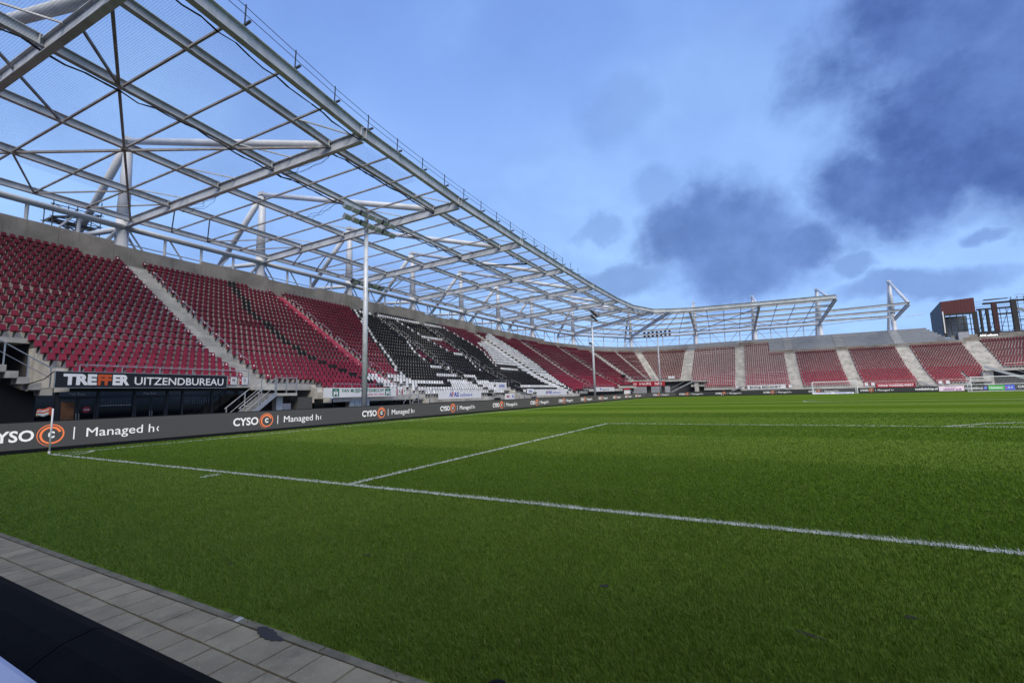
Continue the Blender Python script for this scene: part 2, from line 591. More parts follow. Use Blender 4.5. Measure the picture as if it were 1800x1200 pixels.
def glyphs(body, bold=0.0, shear=0.0):
    key = (body, bold, shear)
    if key in _TX:
        return _TX[key]
    cu = bpy.data.curves.new('t', 'FONT')
    cu.body = body
    cu.size = 1.0
    cu.offset = bold
    cu.shear = shear
    cu.extrude = 0.006
    cu.resolution_u = 3
    ob = bpy.data.objects.new('t', cu)
    COL.objects.link(ob)
    dg = bpy.context.evaluated_depsgraph_get()
    dg.update()
    me = bpy.data.meshes.new_from_object(ob.evaluated_get(dg))
    n = len(me.vertices)
    V = np.zeros(n * 3)
    me.vertices.foreach_get('co', V)
    V = V.reshape(-1, 3)
    F = [tuple(pl.vertices) for pl in me.polygons]
    bpy.data.objects.remove(ob)
    bpy.data.curves.remove(cu)
    bpy.data.meshes.remove(me)
    _TX[key] = (V, F)
    return _TX[key]


_HV, _ = glyphs('H')
CAPH = _HV[:, 1].max()


def letters(body, origin, ax, ay, width, cap, material, parent, name='lettering', bold=0.0, shear=0.0, mb=None, mi=0, out=0.004):
    """set text: lower-left at origin, running along ax, upright along ay; fitted to width and cap height"""
    V, F = glyphs(body, bold, shear)
    ax, ay, origin = np.array(ax, float), np.array(ay, float), np.array(origin, float)
    nz = np.cross(ax, ay)
    x0, x1 = V[:, 0].min(), V[:, 0].max()
    sx = width / (x1 - x0)
    sy = cap / CAPH
    W3 = origin + np.outer((V[:, 0] - x0) * sx, ax) + np.outer(V[:, 1] * sy, ay) + np.outer(V[:, 2] * 0.3 + out, nz)
    own = mb is None
    mb = MB() if own else mb
    mb.add(W3.tolist(), F, mi)
    return mb.build(name, material, parent) if own else mb


# ================================================================== THE SETTING
# ground sheet to the horizon
struct(MB().add([(-900, -900, -0.03), (950, -900, -0.03), (950, 1100, -0.03), (-900, 1100, -0.03)], [(0, 1, 2, 3)]).build('ground', 'asphalt', loc=(0, 0, -0.03)))
# hard standing between boards and stands
struct(MB().add([(-12, -30, -0.012), (90, -30, -0.012), (90, 125, -0.012), (-12, 125, -0.012)], [(0, 1, 2, 3)]).build('hard_standing', 'asphalt', loc=(0, 0, -0.012)))
PX0, PX1, PY0, PY1 = -1.46, 72.0, -3.99, 107.3
struct(MB().add([(PX0, PY0, 0), (PX1, PY0, 0), (PX1, PY1, 0), (PX0, PY1, 0)], [(0, 1, 2, 3)]).build('pitch', 'grass_ground', loc=(0, 0, 0)))

# painted markings: (x0, x1, y0, y1) rectangles and arcs
LW = 0.06
RECTS = [('goal_line', -LW, 34.0, -LW, LW), ('touch_line', -LW, LW, LW, 105.0), ('penalty_area_line', 13.84 - LW, 13.84 + LW, LW, 16.5 + LW),
         ('penalty_area_line', 13.84 + LW, 54.16, 16.5 - LW, 16.5 + LW), ('restraining_mark', 10.05, 10.17, -0.62, -0.22),
         ('far_goal_line', LW, 68.0, 105 - LW, 105 + LW), ('far_penalty_line', 13.84, 54.16, 88.5 - LW, 88.5 + LW), ('halfway_line', LW, 68, 52.5 - LW, 52.5 + LW)]
ARCS = [('corner_arc', 0, 0, 1.0, 2, 88), ('penalty_arc', 34, 11, 9.15, 37.2, 142.8), ('centre_circle', 34, 52.5, 9.15, 0, 360)]
for nm, x0, x1, y0, y1 in RECTS:
    struct(MB().add([(x0, y0, 0.004), (x1, y0, 0.004), (x1, y1, 0.004), (x0, y1, 0.004)], [(0, 1, 2, 3)]).build(nm, 'paint_white'))
for nm, xc, yc, rad, a0, a1 in ARCS:
    mb = MB()
    N = max(8, int((a1 - a0) / 4))
    P, F = [], []
    for i in range(N + 1):
        a = R(a0 + (a1 - a0) * i / N)
        P += [(xc + (rad - LW) * math.cos(a), yc + (rad - LW) * math.sin(a), 0.008), (xc + (rad + LW) * math.cos(a), yc + (rad + LW) * math.sin(a), 0.008)]
    F = [(2 * i, 2 * i + 1, 2 * i + 3, 2 * i + 2) for i in range(N)]
    struct(mb.add(P, F).build(nm, 'paint_white'))


# kicked-out divots: place, half length, half width, direction
DIVOTS = [(19.44, -2.33, .055, .038, .3), (17.03, -2.61, .06, .03, .2), (20.86, -2.50, .10, .026, -.3), (21.49, -1.94, .05, .03, .4), (15.95, -3.36, .045, .03, .5)]
for (dx, dy, ra, rb, an) in DIVOTS:
    P = []
    for q in range(11):
        f_ = random.uniform(.65, 1.1)
        ux, uy = ra * f_ * math.cos(q * 2 * math.pi / 11), rb * f_ * math.sin(q * 2 * math.pi / 11)
        P.append((dx + ux * math.cos(an) - uy * math.sin(an), dy + ux * math.sin(an) + uy * math.cos(an), 0.006))
    struct(MB().add(P, [tuple(range(11))]).build('divot', 'soil', loc=(dx, dy, 0.006)))


def build_grass():
    """single grass blades, dense by the camera and thinning with distance"""
    N = 900000
    d = np.exp(rng.uniform(math.log(1.6), math.log(34.0), N))     # log-uniform distance: density falls as 1/d^2
    a = rng.uniform(-1.08, 1.08, N)
    fx, fy = -math.sin(YAW), math.cos(YAW)
    ang = math.atan2(fy, fx) - a
    x = CAM[0] + d * np.cos(ang)
    y = CAM[1] + d * np.sin(ang)
    edge = -3.985 + 0.03 * np.sin(x * 9) + 0.02 * np.sin(x * 23 + 1) + rng.normal(0, 0.012, N)
    ok = (y > edge) & (x > PX0 + 0.05) & (x < 70)
    # thin the very near ones to a natural density
    dens = N / (2.16 * math.log(34 / 1.6)) / d ** 2
    ok &= rng.uniform(0, 1, N) < np.minimum(1, 14000.0 / dens)
    x, y, d = x[ok], y[ok], d[ok]
    n = len(x)
    # divots and worn tufts
    h = rng.normal(0.034, 0.008, n).clip(0.012, 0.06)
    for (dx, dy, ra, rb, an) in DIVOTS:
        c_, s_ = math.cos(an), math.sin(an)
        ux, uy = (x - dx) * c_ + (y - dy) * s_, -(x - dx) * s_ + (y - dy) * c_
        e = np.hypot(ux / ra, uy / rb) + rng.normal(0, 0.16, n)
        h[e < 1.5] *= 0.7
        h[e < 1.0] *= 0.4
    clump = 0.75 + 0.5 * (np.sin(x * 3.1 + np.sin(y * 2.3)) * np.sin(y * 2.7 + np.cos(x * 1.9)) * 0.5 + 0.5)
    h *= clump ** 0.35
    wd = 0.0042 * np.maximum(1.0, d / 4.5) ** 0.95
    th = rng.uniform(0, 2 * math.pi, n)
    lean = np.abs(rng.normal(0.45, 0.28, n)).clip(0.02, 1.3)
    lt = rng.normal(R(200), 0.9, n)
    sx, sy = np.cos(th) * wd / 2, np.sin(th) * wd / 2
    mx, my = np.cos(lt) * h * lean * 0.35, np.sin(lt) * h * lean * 0.35
    ex, ey = np.cos(lt) * h * lean, np.sin(lt) * h * lean
    z0 = np.full(n, 0.001)
    zm, ze = h * 0.58, h * (1 - 0.25 * lean.clip(0, 1))
    V = np.stack([np.stack([x - sx, y - sy, z0], 1), np.stack([x + sx, y + sy, z0], 1),
                  np.stack([x + mx + sx * .8, y + my + sy * .8, zm], 1), np.stack([x + mx - sx * .8, y + my - sy * .8, zm], 1),
                  np.stack([x + ex, y + ey, ze], 1)], 1).reshape(-1, 3)
    paint = np.zeros(n)
    jx, jy = x + rng.normal(0, 0.008, n), y + rng.normal(0, 0.008, n)
    for nm, x0, x1, y0, y1 in RECTS:
        paint[(jx > x0) & (jx < x1) & (jy > y0) & (jy < y1)] = 1
    for nm, xc, yc, rad, a0, a1 in ARCS:
        rr = np.hypot(jx - xc, jy - yc)
        aa = np.degrees(np.arctan2(jy - yc, jx - xc)) % 360
        paint[(np.abs(rr - rad) < LW) & (aa >= a0) & (aa <= a1)] = 1
    paint *= (rng.uniform(0, 1, n) < 0.86) * rng.uniform(0.45, 0.95, n)
    me = bpy.data.meshes.new('grass')
    b = np.arange(n) * 5
    me.vertices.add(n * 5)
    me.vertices.foreach_set('co', V.ravel())
    quads = np.stack([b, b + 1, b + 2, b + 3], 1)
    tris = np.stack([b + 3, b + 2, b + 4], 1)
    me.loops.add(n * 7)
    me.loops.foreach_set('vertex_index', np.concatenate([quads, tris], 1).ravel())
    st = np.empty(n * 2, int)
    st[0::2] = np.arange(n) * 7
    st[1::2] = np.arange(n) * 7 + 4
    me.polygons.add(n * 2)
    me.polygons.foreach_set('loop_start', st)
    for nm, arr in (('rnd', rng.uniform(0, 1, n)), ('paint', paint)):
        at = me.attributes.new(nm, 'FLOAT', 'POINT')
        at.data.foreach_set('value', np.repeat(arr, 5))
    me.materials.append(MATS['grass_blade'])
    me.update(calc_edges=True)
    o = bpy.data.objects.new('grass', me)
    COL.objects.link(o)
    stuff(o, 'short green turf of the football pitch nearest the camera', 'grass')


build_grass()

# ------------------------------------------------------------------ walkway of paving slabs along the near end
walk = struct(MB().add([(2.0, -8.4, -0.008), (45, -8.4, -0.008), (45, -3.99, -0.008), (2.0, -3.99, -0.008)], [(0, 1, 2, 3)]).build('pavement', 'joint_sand', loc=(0, 0, -0.008)))


def chamfer_slab(w_, l_, t_, c_=0.004):
    mb = MB()
    a, b = w_ / 2, l_ / 2
    mb.add([(-a, -b, 0), (a, -b, 0), (a, b, 0), (-a, b, 0), (-a + c_, -b + c_, t_), (a - c_, -b + c_, t_), (a - c_, b - c_, t_), (-a + c_, b - c_, t_)],
           [(4, 5, 6, 7), (0, 1, 5, 4), (1, 2, 6, 5), (2, 3, 7, 6), (3, 0, 4, 7)])
    return mb


_sl = chamfer_slab(0.279, 0.259, 0.022).build('paving_slab', 'slab', walk)
_kb = chamfer_slab(0.992, 0.068, 0.023).build('kerb_stone', 'kerb', walk)
slabs_done, kerbs_done = [0], [0]


def put(proto, cnt, x, y, z, rz, sx=1, sy=1):
    o = proto
    if cnt[0]:
        o = proto.copy()
        COL.objects.link(o)
        o.parent = walk
    cnt[0] += 1
    o.location = (x, y, z)
    o.rotation_euler = (random.uniform(-.004, .004), random.uniform(-.004, .004), rz)
    o.scale = (sx, sy, 1)


for row in range(5):
    yc = -4.072 - 0.1315 - row * 0.266
    for i in range(46):
        x = 10.9 + i * 0.2855 + (0.13 if row % 2 else 0.0)
        put(_sl, slabs_done, x, yc, -0.004 + random.uniform(-.0015, .0015), random.uniform(-.006, .006))
for i in range(14):
    put(_kb, kerbs_done, 10.62 + i * 1.0, -4.034, -0.004, random.uniform(-.002, .002))
# chalk end of a line and a tar patch on the kerb
struct(MB().add([(17.21, -4.064, 0.0205), (17.26, -4.064, 0.0205), (17.24, -4.004, 0.0205), (17.19, -4.004, 0.0205)], [(0, 1, 2, 3)]).build('chalk_mark', 'paint_white', loc=(17.22, -4.03, 0.0205)))
pts = [(17.47, -4.045), (17.50, -4.02), (17.535, -4.012), (17.56, -4.022), (17.60, -4.015), (17.63, -4.03), (17.67, -4.035), (17.70, -4.055), (17.76, -4.06), (17.80, -4.078), (17.785, -4.095), (17.75, -4.10), (17.735, -4.118), (17.70, -4.115), (17.67, -4.125), (17.64, -4.115), (17.605, -4.12), (17.575, -4.10), (17.55, -4.10), (17.53, -4.085), (17.505, -4.075)]
struct(MB().add([(x, y, 0.0212) for x, y in pts], [tuple(range(len(pts)))]).build('tar_patch', 'stain', loc=(17.65, -4.06, 0.0212)))


def near_board():
    t = thing('advertising_board', 'black padded back of the advertising board at bottom left corner', 'board', (14, -5.6, 0))
    # padded top hump, cross-section in (y, z)
    prof = [(-5.40, 0.0), (-5.40, 0.82), (-5.405, 0.865), (-5.42, 0.888), (-5.455, 0.90), (-5.53, 0.888), (-5.575, 0.866), (-5.605, 0.845), (-5.612, 0.80), (-5.612, 0.0)]
    for x0, x1 in ((9.0, 12.55), (12.556, 16.1), (16.106, 18.79), (18.796, 24.0)):
        MB().prism([(y, z) for y, z in prof], (x0, 0, 0), (0, 1, 0), (0, 0, 1), (1, 0, 0), x1 - x0).build('padded_cover', 'black_rubber', t, smooth=False)
    b = thing('cable_cover', 'pale blue-white tarpaulin behind the black padded board, bottom left corner', 'tarpaulin', (18.6, -5.9, 0))
    prof2 = [(-5.618, 0.0), (-5.618, 0.84), (-5.628, 0.875), (-5.65, 0.892), (-5.80, 0.895), (-5.90, 0.86), (-5.93, 0.80), (-5.93, 0)]
    MB().prism(prof2, (12, 0, 0), (0, 1, 0), (0, 0, 1), (1, 0, 0), 7.2).build('sheet', 'pale_cover', b)


near_board()
# black dome in the grass at the bottom edge of the frame
_t = thing('sprinkler_head', 'small black domed cap sunk in the grass at bottom edge', 'sprinkler', (19.33, -3.90, 0))
mb = MB()
P, F = [], []
for j in range(5):
    zr = [0.0, 0.030, 0.048, 0.058, 0.062][j]
    rr = [0.075, 0.072, 0.056, 0.030, 0.004][j]
    for i in range(16):
        P.append((19.33 + rr * math.cos(i * math.pi / 8), -3.90 + rr * math.sin(i * math.pi / 8), zr))
for j in range(4):
    F += [(j * 16 + i, j * 16 + (i + 1) % 16, j * 16 + 16 + (i + 1) % 16, j * 16 + 16 + i) for i in range(16)]
mb.add(P, F + [tuple(range(64, 80))]).build('cap', 'black_rubber', _t, smooth=True)

# ================================================================== SEATING BOWL GEOMETRY
_L = [(-26.9 - 1.25 * (1 - ((Y - 53) / 42) ** 2), Y) for Y in range(-34, 84, 8)]
_LC = [(-26.4, 90), (-24.8, 102), (-22.6, 112.3), (-20, 119.8), (-17, 125.3), (-13.1, 129.8), (-7.2, 133.2), (-1, 134.6)]
_RC = _L + _LC + [(8, 134.8), (20, 134.8), (34, 134.8), (48, 134.8), (60, 134.8)] + [(68 - x, y) for x, y in _LC[::-1]] + [(68 - x, y) for x, y in _L[::-1] if y > 70]


def dens(P, step=0.2):
    P = np.array(P, float)
    out = []
    for i in range(len(P) - 1):
        p0, p1, p2, p3 = P[max(i - 1, 0)], P[i], P[i + 1], P[min(i + 2, len(P) - 1)]
        d = np.linalg.norm(p2 - p1)
        n = max(2, int(d / step))
        t1 = (p2 - p0) / max(np.linalg.norm(p2 - p0), 1e-6) * d
        t2 = (p3 - p1) / max(np.linalg.norm(p3 - p1), 1e-6) * d
        for j in range(n):
            t = j / n
            out.append((2 * t ** 3 - 3 * t ** 2 + 1) * p1 + (t ** 3 - 2 * t ** 2 + t) * t1 + (-2 * t ** 3 + 3 * t ** 2) * p2 + (t ** 3 - t ** 2) * t2)
    out.append(P[-1])
    return np.array(out)


RL = dens(_RC)
SS = np.r_[0, np.cumsum(np.linalg.norm(np.diff(RL, axis=0), axis=1))]
TT = np.gradient(RL, axis=0)
TT /= np.linalg.norm(TT, axis=1)[:, None]
NN = np.c_[TT[:, 1], -TT[:, 0]]                       # towards the pitch
TREAD = 0.768


def at(s, d):
    """plan point on the line that lies d metres in front of the top row, s metres along the bowl"""
    s = np.asarray(s, float)
    return np.stack([np.interp(s, SS, RL[:, i]) + d * np.interp(s, SS, NN[:, i]) for i in (0, 1)], -1)


def nrm(s):
    v = np.array([np.interp(s, SS, NN[:, 0]), np.interp(s, SS, NN[:, 1])])
    return v / np.linalg.norm(v)


def off(k):
    return (23 - k) * TREAD


def zrow(k):
    if k >= 6:
        return 14.04 - (23 - k) * .5147
    return 14.04 - 17 * .5147 - (6 - k) * .36 * (1.07 if k >= 1 else 1.0)


def ztread(k):
    return zrow(k) - 0.66


def P3(s, d, z):
    q = at(s, d)
    return (float(q[0]), float(q[1]), z)


AISLES = [('A', 46.35, 0.76, 'concrete', -3, 23), ('B', 60.5, 0.62, 'stair_pink', -3, 23), ('C', 75.5, 0.62, 'stair_black', -3, 23),
          ('D', 86.2, 0.62, 'stair_black', -3, 23), ('E', 102.6, 0.95, 'stair_white', -3, 23), ('F', 120.0, 0.55, 'concrete', -3, 23), ('G', 136.5, 0.55, 'concrete', -3, 22),
          ('H', 151.5, 1.0, 'concrete', 5, 22), ('I', 162.0, 0.30, 'concrete', 5, 22), ('J', 169.8, 1.0, 'concrete', 5, 22), ('K', 185.3, 1.25, 'concrete', 3, 22),
          ('L', 198.2, 1.0, 'concrete', -3, 22), ('M', 209.6, 1.15, 'concrete', -3, 18), ('N', 220.6, 1.15, 'concrete', -3, 17), ('O', 232.0, 1.2, 'concrete', -3, 17),
          ('P', 243.9, 1.5, 'concrete', 4, 18), ('Q', 258.0, 1.2, 'concrete', 5, 18)]
# s0, s1, lowest row, highest seated row, highest terrace row
SECTORS = [(20, 36.0, 7, 23, 23), (36.0, 46.35, 1, 23, 23), (46.35, 50.6, 1, 23, 23), (50.6, 62.0, -2, 23, 23), (62.0, 79.0, -3, 23, 23), (79.0, 83.4, 0, 23, 23), (83.4, 105.0, -3, 23, 23),
           (105.0, 112.0, -2, 23, 23), (112.0, 128.0, -1, 23, 23), (128.0, 133.0, -1, 22, 26), (133.0, 146.0, 1, 22, 26), (146.0, 187.0, 5, 21, 26), (187.0, 190.0, 1, 21, 26),
           (190.0, 198.2, -2, 21, 26), (198.2, 205.0, -3, 22, 26), (205.0, 238.5, -3, 16, 26), (238.5, 242.0, -1, 17, 20), (242.0, 266.0, 5, 17, 18)]


def sector(s):
    for q in SECTORS:
        if q[0] <= s < q[1]:
            return q
    return SECTORS[-1]


def strip(mb, s0, s1, d0, z0, d1, z1, mi=0):
    n = max(1, int(math.ceil((s1 - s0) / (1.6 if s1 < 125 or 185 < s0 < 240 else 0.7))))
    ss = np.linspace(s0, s1, n + 1)
    A, B = at(ss, d0), at(ss, d1)
    V = [(a[0], a[1], z0) for a in A] + [(b[0], b[1], z1) for b in B]
    F = [(i, i + 1, n + 2 + i, n + 1 + i) for i in range(n)]
    mb.add(V, F, mi)


STANDS = {}
for key, lab, loc in (('left', 'long left stand with red, black and white patterned seating', (-18, 50, 0)),
                      ('corner', 'curved far left corner of the seating bowl behind the thin floodlight pole', (-12, 120, 0)),
                      ('far', 'stand behind the far goal with red seats below grey bare terraces', (25, 125, 0)),
                      ('right', 'far right corner stand with red seats below the red clad building', (66, 125, 0))):
    STANDS[key] = thing('seating_stand', lab, 'stand', loc)


def stand_of(s):
    return STANDS['left'] if s < 133 else STANDS['corner'] if s < 187 else STANDS['far'] if s < 242 else STANDS['right']


FI, BO = 0.60, 0.168       # tread edges in front of / behind the seat line
for (s0, s1, k0, k1, kt) in SECTORS:
    par = stand_of((s0 + s1) / 2)
    mb = MB()
    for k in range(k0, kt + 1):
        e = s1
        if s0 > 200 and k > k1 and s1 < 240:
            e = s1 + (26 - k) * 0.42          # stepped end of the bare terrace
        mi = 1 if k > k1 else 0
        strip(mb, s0, e, off(k) + FI, ztread(k), off(k) - BO, ztread(k), mi)
        if k > k0:
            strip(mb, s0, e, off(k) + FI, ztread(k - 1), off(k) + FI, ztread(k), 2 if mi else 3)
        if mi:
            strip(mb, s0, e, off(k) + FI + .05, ztread(k) - .09, off(k) + FI + .05, ztread(k) + .004, 4)
            strip(mb, s0, e, off(k) + FI + .05, ztread(k) - .09, off(k) + FI, ztread(k) - .09, 2)
        if s0 > 200 and k > k1 and s1 < 240:
            a, b = P3(e, off(k) + FI, ztread(k)), P3(e, off(k) - BO, ztread(k))
            mb.add([a, b, (b[0], b[1], 9.0), (a[0], a[1], 9.0)], [(0, 1, 2, 3)], 1)
        for se in (s0, s1):                    # close the ends where neighbouring blocks start higher
            if k <= 6:
                a, b = P3(se, off(k) + FI, ztread(k)), P3(se, off(k) - BO, ztread(k))
                zb = ztread(k0) - 0.45
                mb.add([a, b, (b[0], b[1], zb), (a[0], a[1], zb)], [(0, 1, 2, 3)], 0)
    mb.build('terrace', ['concrete', 'concrete_bare', 'concrete_riser', 'riser_lightened', 'nosing'], par)
    # front edge beam and its underside
    fb = MB()
    zt = ztread(k0)
    eb_ = 0.24 if s1 < 48 else 0.42
    strip(fb, s0, s1, off(k0) + FI + 0.12, zt - eb_, off(k0) + FI + 0.12, zt + 0.02)
    strip(fb, s0, s1, off(k0) + FI + 0.12, zt + 0.02, off(k0) + FI, zt + 0.02)
    strip(fb, s0, s1, off(k0) + FI + 0.12, zt - eb_, off(k0) - 3.2, zt - eb_)
    fb.build('edge_beam', 'concrete', par)
    # undercroft wall, the darkness under the stand put into its colour
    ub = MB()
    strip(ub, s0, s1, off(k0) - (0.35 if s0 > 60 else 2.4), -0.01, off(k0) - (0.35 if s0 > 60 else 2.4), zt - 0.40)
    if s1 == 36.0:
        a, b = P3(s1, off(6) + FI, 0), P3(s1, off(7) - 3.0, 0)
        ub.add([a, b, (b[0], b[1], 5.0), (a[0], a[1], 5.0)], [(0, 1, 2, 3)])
    ub.build('undercroft_wall', 'concrete_shaded', par)

# back wall panels behind the top row and parapets below the bare terrace
sp = 20.0
i = 0
while sp < 128:
    L = 3.6
    top = 15.30 + (0.28 if (i % 4) in (1, 2) else 0.0) + 0.25 * min(1, max(0, (sp - 50) / 20))
    if sp > 108:
        top = 15.5 - (sp - 108) * 0.02
    mb = MB()
    strip(mb, sp, sp + L - 0.02, -0.42, 12.6, -0.42, top)
    strip(mb, sp, sp + L - 0.02, -0.42, top, -0.66, top)
    strip(mb, sp, sp + L - 0.02, -0.66, top, -0.66, 12.6)
    for se in (sp, sp + L - 0.02):
        a, b = P3(se, -0.42, top), P3(se, -0.66, top)
        mb.add([a, b, (b[0], b[1], 12.6), (a[0], a[1], 12.6)], [(0, 1, 2, 3)])
    mb.build('wall_panel', 'concrete_wall', STANDS['left'])
    sp += L
    i += 1
for (s0, s1, k1, step) in ((110, 128, 22, 6.0), (128, 146, 22, 6.0), (146, 185, 21, 5.5), (187, 198, 21, 5.5), (198, 205, 22, 3.5), (205, 243, 16, 5.0), (243, 262, 17, 4.5)):
    if s0 < 120:
        continue
    s = s0
    j = 0
    while s < s1 - 0.5:
        e = min(s + step, s1) - 0.02
        zt = ztread(k1 + 1)
        mb = MB()
        d = off(k1 + 1) + FI
        h = 0.95 if s0 < 146 else 0.75
        strip(mb, s, e, d + 0.03, zt - 0.3, d + 0.03, zt + h)
        strip(mb, s, e, d + 0.03, zt + h, d - 0.18, zt + h)
        strip(mb, s, e, d - 0.18, zt + h, d - 0.18, zt)
        for se in (s, e):
            a, b = P3(se, d + 0.03, zt + h), P3(se, d - 0.18, zt + h)
            mb.add([a, b, (b[0], b[1], zt), (a[0], a[1], zt)], [(0, 1, 2, 3)])
        mb.build('parapet_panel', 'concrete_wall' if j % 3 else 'concrete_wall_brown', stand_of((s + e) / 2))
        s += step
        j += 1
# flights of stairs on the bare terrace
for s in (185.3, 198.2, 209.6, 220.6, 232.0):
    mb = MB()
    for k in range(sector(s)[3] + 2, 27):
        for st in range(2):
            z = ztread(k - 1) + (ztread(k) - ztread(k - 1)) * (0.5 if st == 0 else 1.0)
            d0 = off(k) + FI + (0.36 if st == 0 else 0.0)
            strip(mb, s - 0.9, s + 0.9, d0, z + 0.01, d0 - 0.40, z + 0.01)
            strip(mb, s - 0.9, s + 0.9, d0, z - 0.3, d0, z + 0.01)
    mb.build('terrace_stairs', 'concrete_bare', stand_of(s))

# aisle stairs
for (nm, s, hw, mname, ka, kb) in AISLES:
    k0 = max(sector(s - 0.01)[2], ka)
    mats2 = [mname, 'concrete']
    mb = MB()
    for k in range(k0, kb + 1):
        mi = 0
        if nm == 'B' and k < 2:
            mi = 1
        if nm == 'E' and k > 18:
            mi = 1
        zt = ztread(k)
        zl = ztread(k - 1) if k > k0 else zt - 0.4
        hwk = hw
        # painted tread
        strip(mb, s - hwk, s + hwk, off(k) + FI - 0.004, zt + 0.006, off(k) - BO - 0.02, zt + 0.006, mi)
        strip(mb, s - hwk, s + hwk, off(k) + FI + 0.006, zl, off(k) + FI + 0.006, zt + 0.006, mi)
        # half step in front of each riser
        zh = (zt + zl) / 2
        d0 = off(k) + FI + 0.36
        strip(mb, s - hwk, s + hwk, d0, zh, off(k) + FI + 0.006, zh, mi)
        strip(mb, s - hwk, s + hwk, d0, zl, d0, zh, mi)
        for se in (s - hwk, s + hwk):
            a, b = P3(se, d0, zh), P3(se, off(k) + FI, zh)
            mb.add([a, b, (b[0], b[1], zl), (a[0], a[1], zl)], [(0, 1, 2, 3)], mi)
    st = mb.build('aisle_stairs', mats2, stand_of(s))

# ------------------------------------------------------------------ seat pattern in (along-the-bowl, row) coordinates
LINES_W = {
    'W1': [(72.5, 23.5), (72.0, 22.5), (71.6, 21.6), (71.0, 20.4), (71.2, 19.7), (70.5, 18.6), (69.9, 17.6), (69.5, 15.6), (69.0, 14.6), (68.5, 13.6), (68.1, 12.7), (67.7, 11.8), (67.7, 10.8), (67.2, 9.8), (66.8, 8.9), (66.3, 7.9), (65.9, 6.9), (65.5, 5.9), (64.9, 4.9), (64.4, 3.9), (64.1, 3.1), (63.6, 2.1), (63.6, 1.0)],
    'W2': [(78.5, 22.2), (79.3, 21.5), (79.6, 20.4), (80.1, 19.5), (80.2, 18.6), (80.5, 17.5), (80.3, 16.5), (80.8, 15.5), (81.5, 14.7), (81.8, 13.6), (82.2, 12.6), (82.5, 11.5)],
    'W2c': [(85.0, 11.0), (85.2, 10.1), (85.3, 9.0), (84.9, 8.0), (84.3, 6.9), (84.1, 5.7)],
    'W3': [(75.0, 13.6), (74.5, 12.6), (74.1, 11.7), (73.5, 10.6), (73.2, 9.8), (73.1, 8.7), (73.0, 7.5)],
    'W4': [(91.7, 22.5), (92.2, 21.5), (92.6, 20.4), (93.2, 19.6), (93.3, 18.6), (93.6, 17.5), (94.2, 16.6), (94.0, 15.2), (94.7, 14.7), (94.6, 13.7), (94.2, 12.8), (93.6, 11.8), (93.0, 10.8), (92.6, 9.9), (92.1, 8.9), (91.8, 7.8)]}
L1 = [(55.2, 23.5), (54.3, 18.4), (53.6, 15.6), (53.6, 13.6), (53.9, 12.9), (53.9, 9.9), (53.9, 8.9), (54.4, 8.0), (54.4, 7.0), (54.8, 5.9), (55.1, 5.0), (55.5, 3.9), (56.1, 3.0), (56.6, 2.1), (56.8, 1.1), (57.2, -0.3), (57.9, -2)]
ROWS_W = [(72.6, 91.5, 22), (80.3, 86.0, 16), (83.2, 85.4, 11), (72.7, 76.7, 6), (70.4, 75.8, 3), (62.7, 68.9, 0), (61.2, 75.7, -2), (61.2, 75.7, -3), (76.7, 79.3, 3), (91.7, 98.1, 7), (86.7, 101, -1), (84.5, 101, -3)]
POLY_WHITE = [[(107.1, 22.9), (109.4, 23.4), (109.6, 22.1), (109.9, 19.9), (110.3, 18.0), (111.0, 16.0), (110.6, 13.0), (110.4, 10.0), (109.6, 7.0), (107.6, 3.4), (103.0, -3.4), (98.7, -3.4), (98.6, -0.1), (98.9, 2.4), (99.8, 5.2), (99.3, 7.3), (99.3, 8.8), (92.4, 8.4), (93.3, 9.9), (95.2, 12.4), (96.6, 15.4), (96.8, 16.8), (101.1, 18.8)],
              [(58.2, 2.6), (60.8, 2.6), (64.5, 2.6), (63.3, 0.5), (62.9, -2.1), (63.3, -3.4), (58.8, -3.4), (58.2, -2.1), (57.6, 0.8)],
              [(70.8, 1.6), (76.0, 1.5), (76, -3.4), (67.5, -3.4), (69.4, -0.9)], [(78.2, 2.2), (81.2, 0.7), (81.1, -3.4), (76.0, -3.4), (75.0, -1)]]
POLY_RED = [[(81.4, 15.6), (86.7, 16.0), (86.0, 11.9), (82.9, 11.9)], [(75.1, 12.9), (76.3, 8.4), (74.9, 7.6), (73.4, 8.7)]]


def inpoly(x, y, P):
    c = False
    for i in range(len(P)):
        x1, y1 = P[i]
        x2, y2 = P[i - 1]
        if (y1 > y) != (y2 > y) and x < (x2 - x1) * (y - y1) / (y2 - y1) + x1:
            c = not c
    return c


def line_s(Ln, k):
    ks_ = [q[1] for q in Ln][::-1]
    if k > ks_[-1] + 0.4 or k < ks_[0] - 0.4:
        return None
    return float(np.interp(k, ks_, [q[0] for q in Ln][::-1]))


def seat_colour(s, k):
    red = 'seat_red'
    if s < 50 or s > 113:
        return red
    for P in POLY_WHITE:
        if inpoly(s, k, P):
            return 'seat_white'
    for (a, b, kr) in ROWS_W:
        if kr == k and a <= s <= b:
            return 'seat_white'
    for P in POLY_RED:
        if inpoly(s, k, P):
            return red
    for Ln in LINES_W.values():
        q = line_s(Ln, k)
        if q is not None and abs(q - s) < 0.235:
            return 'seat_white'
    q = line_s(L1, k)
    if q is not None and abs(q - s) < 0.46:
        return 'seat_black'
    lo = line_s(LINES_W['W1'], k) if k >= 1 else 62.0 + (1 - k) * 0.3
    if k >= 23:
        return 'seat_black' if 72.4 < s < 91.5 else red
    hi = line_s(LINES_W['W4'], k) if k >= 9 else None
    # right-hand edge of the black field
    if k < 9:
        hi = 110.4 - (7 - k) * 0.65
    if lo is not None and hi is not None and lo - 0.5 < s < hi:
        return 'seat_black'
    e = line_s(POLY_WHITE[0][1:11], k)
    if e is not None and e < s < e + 0.5:
        return 'seat_black'
    return red


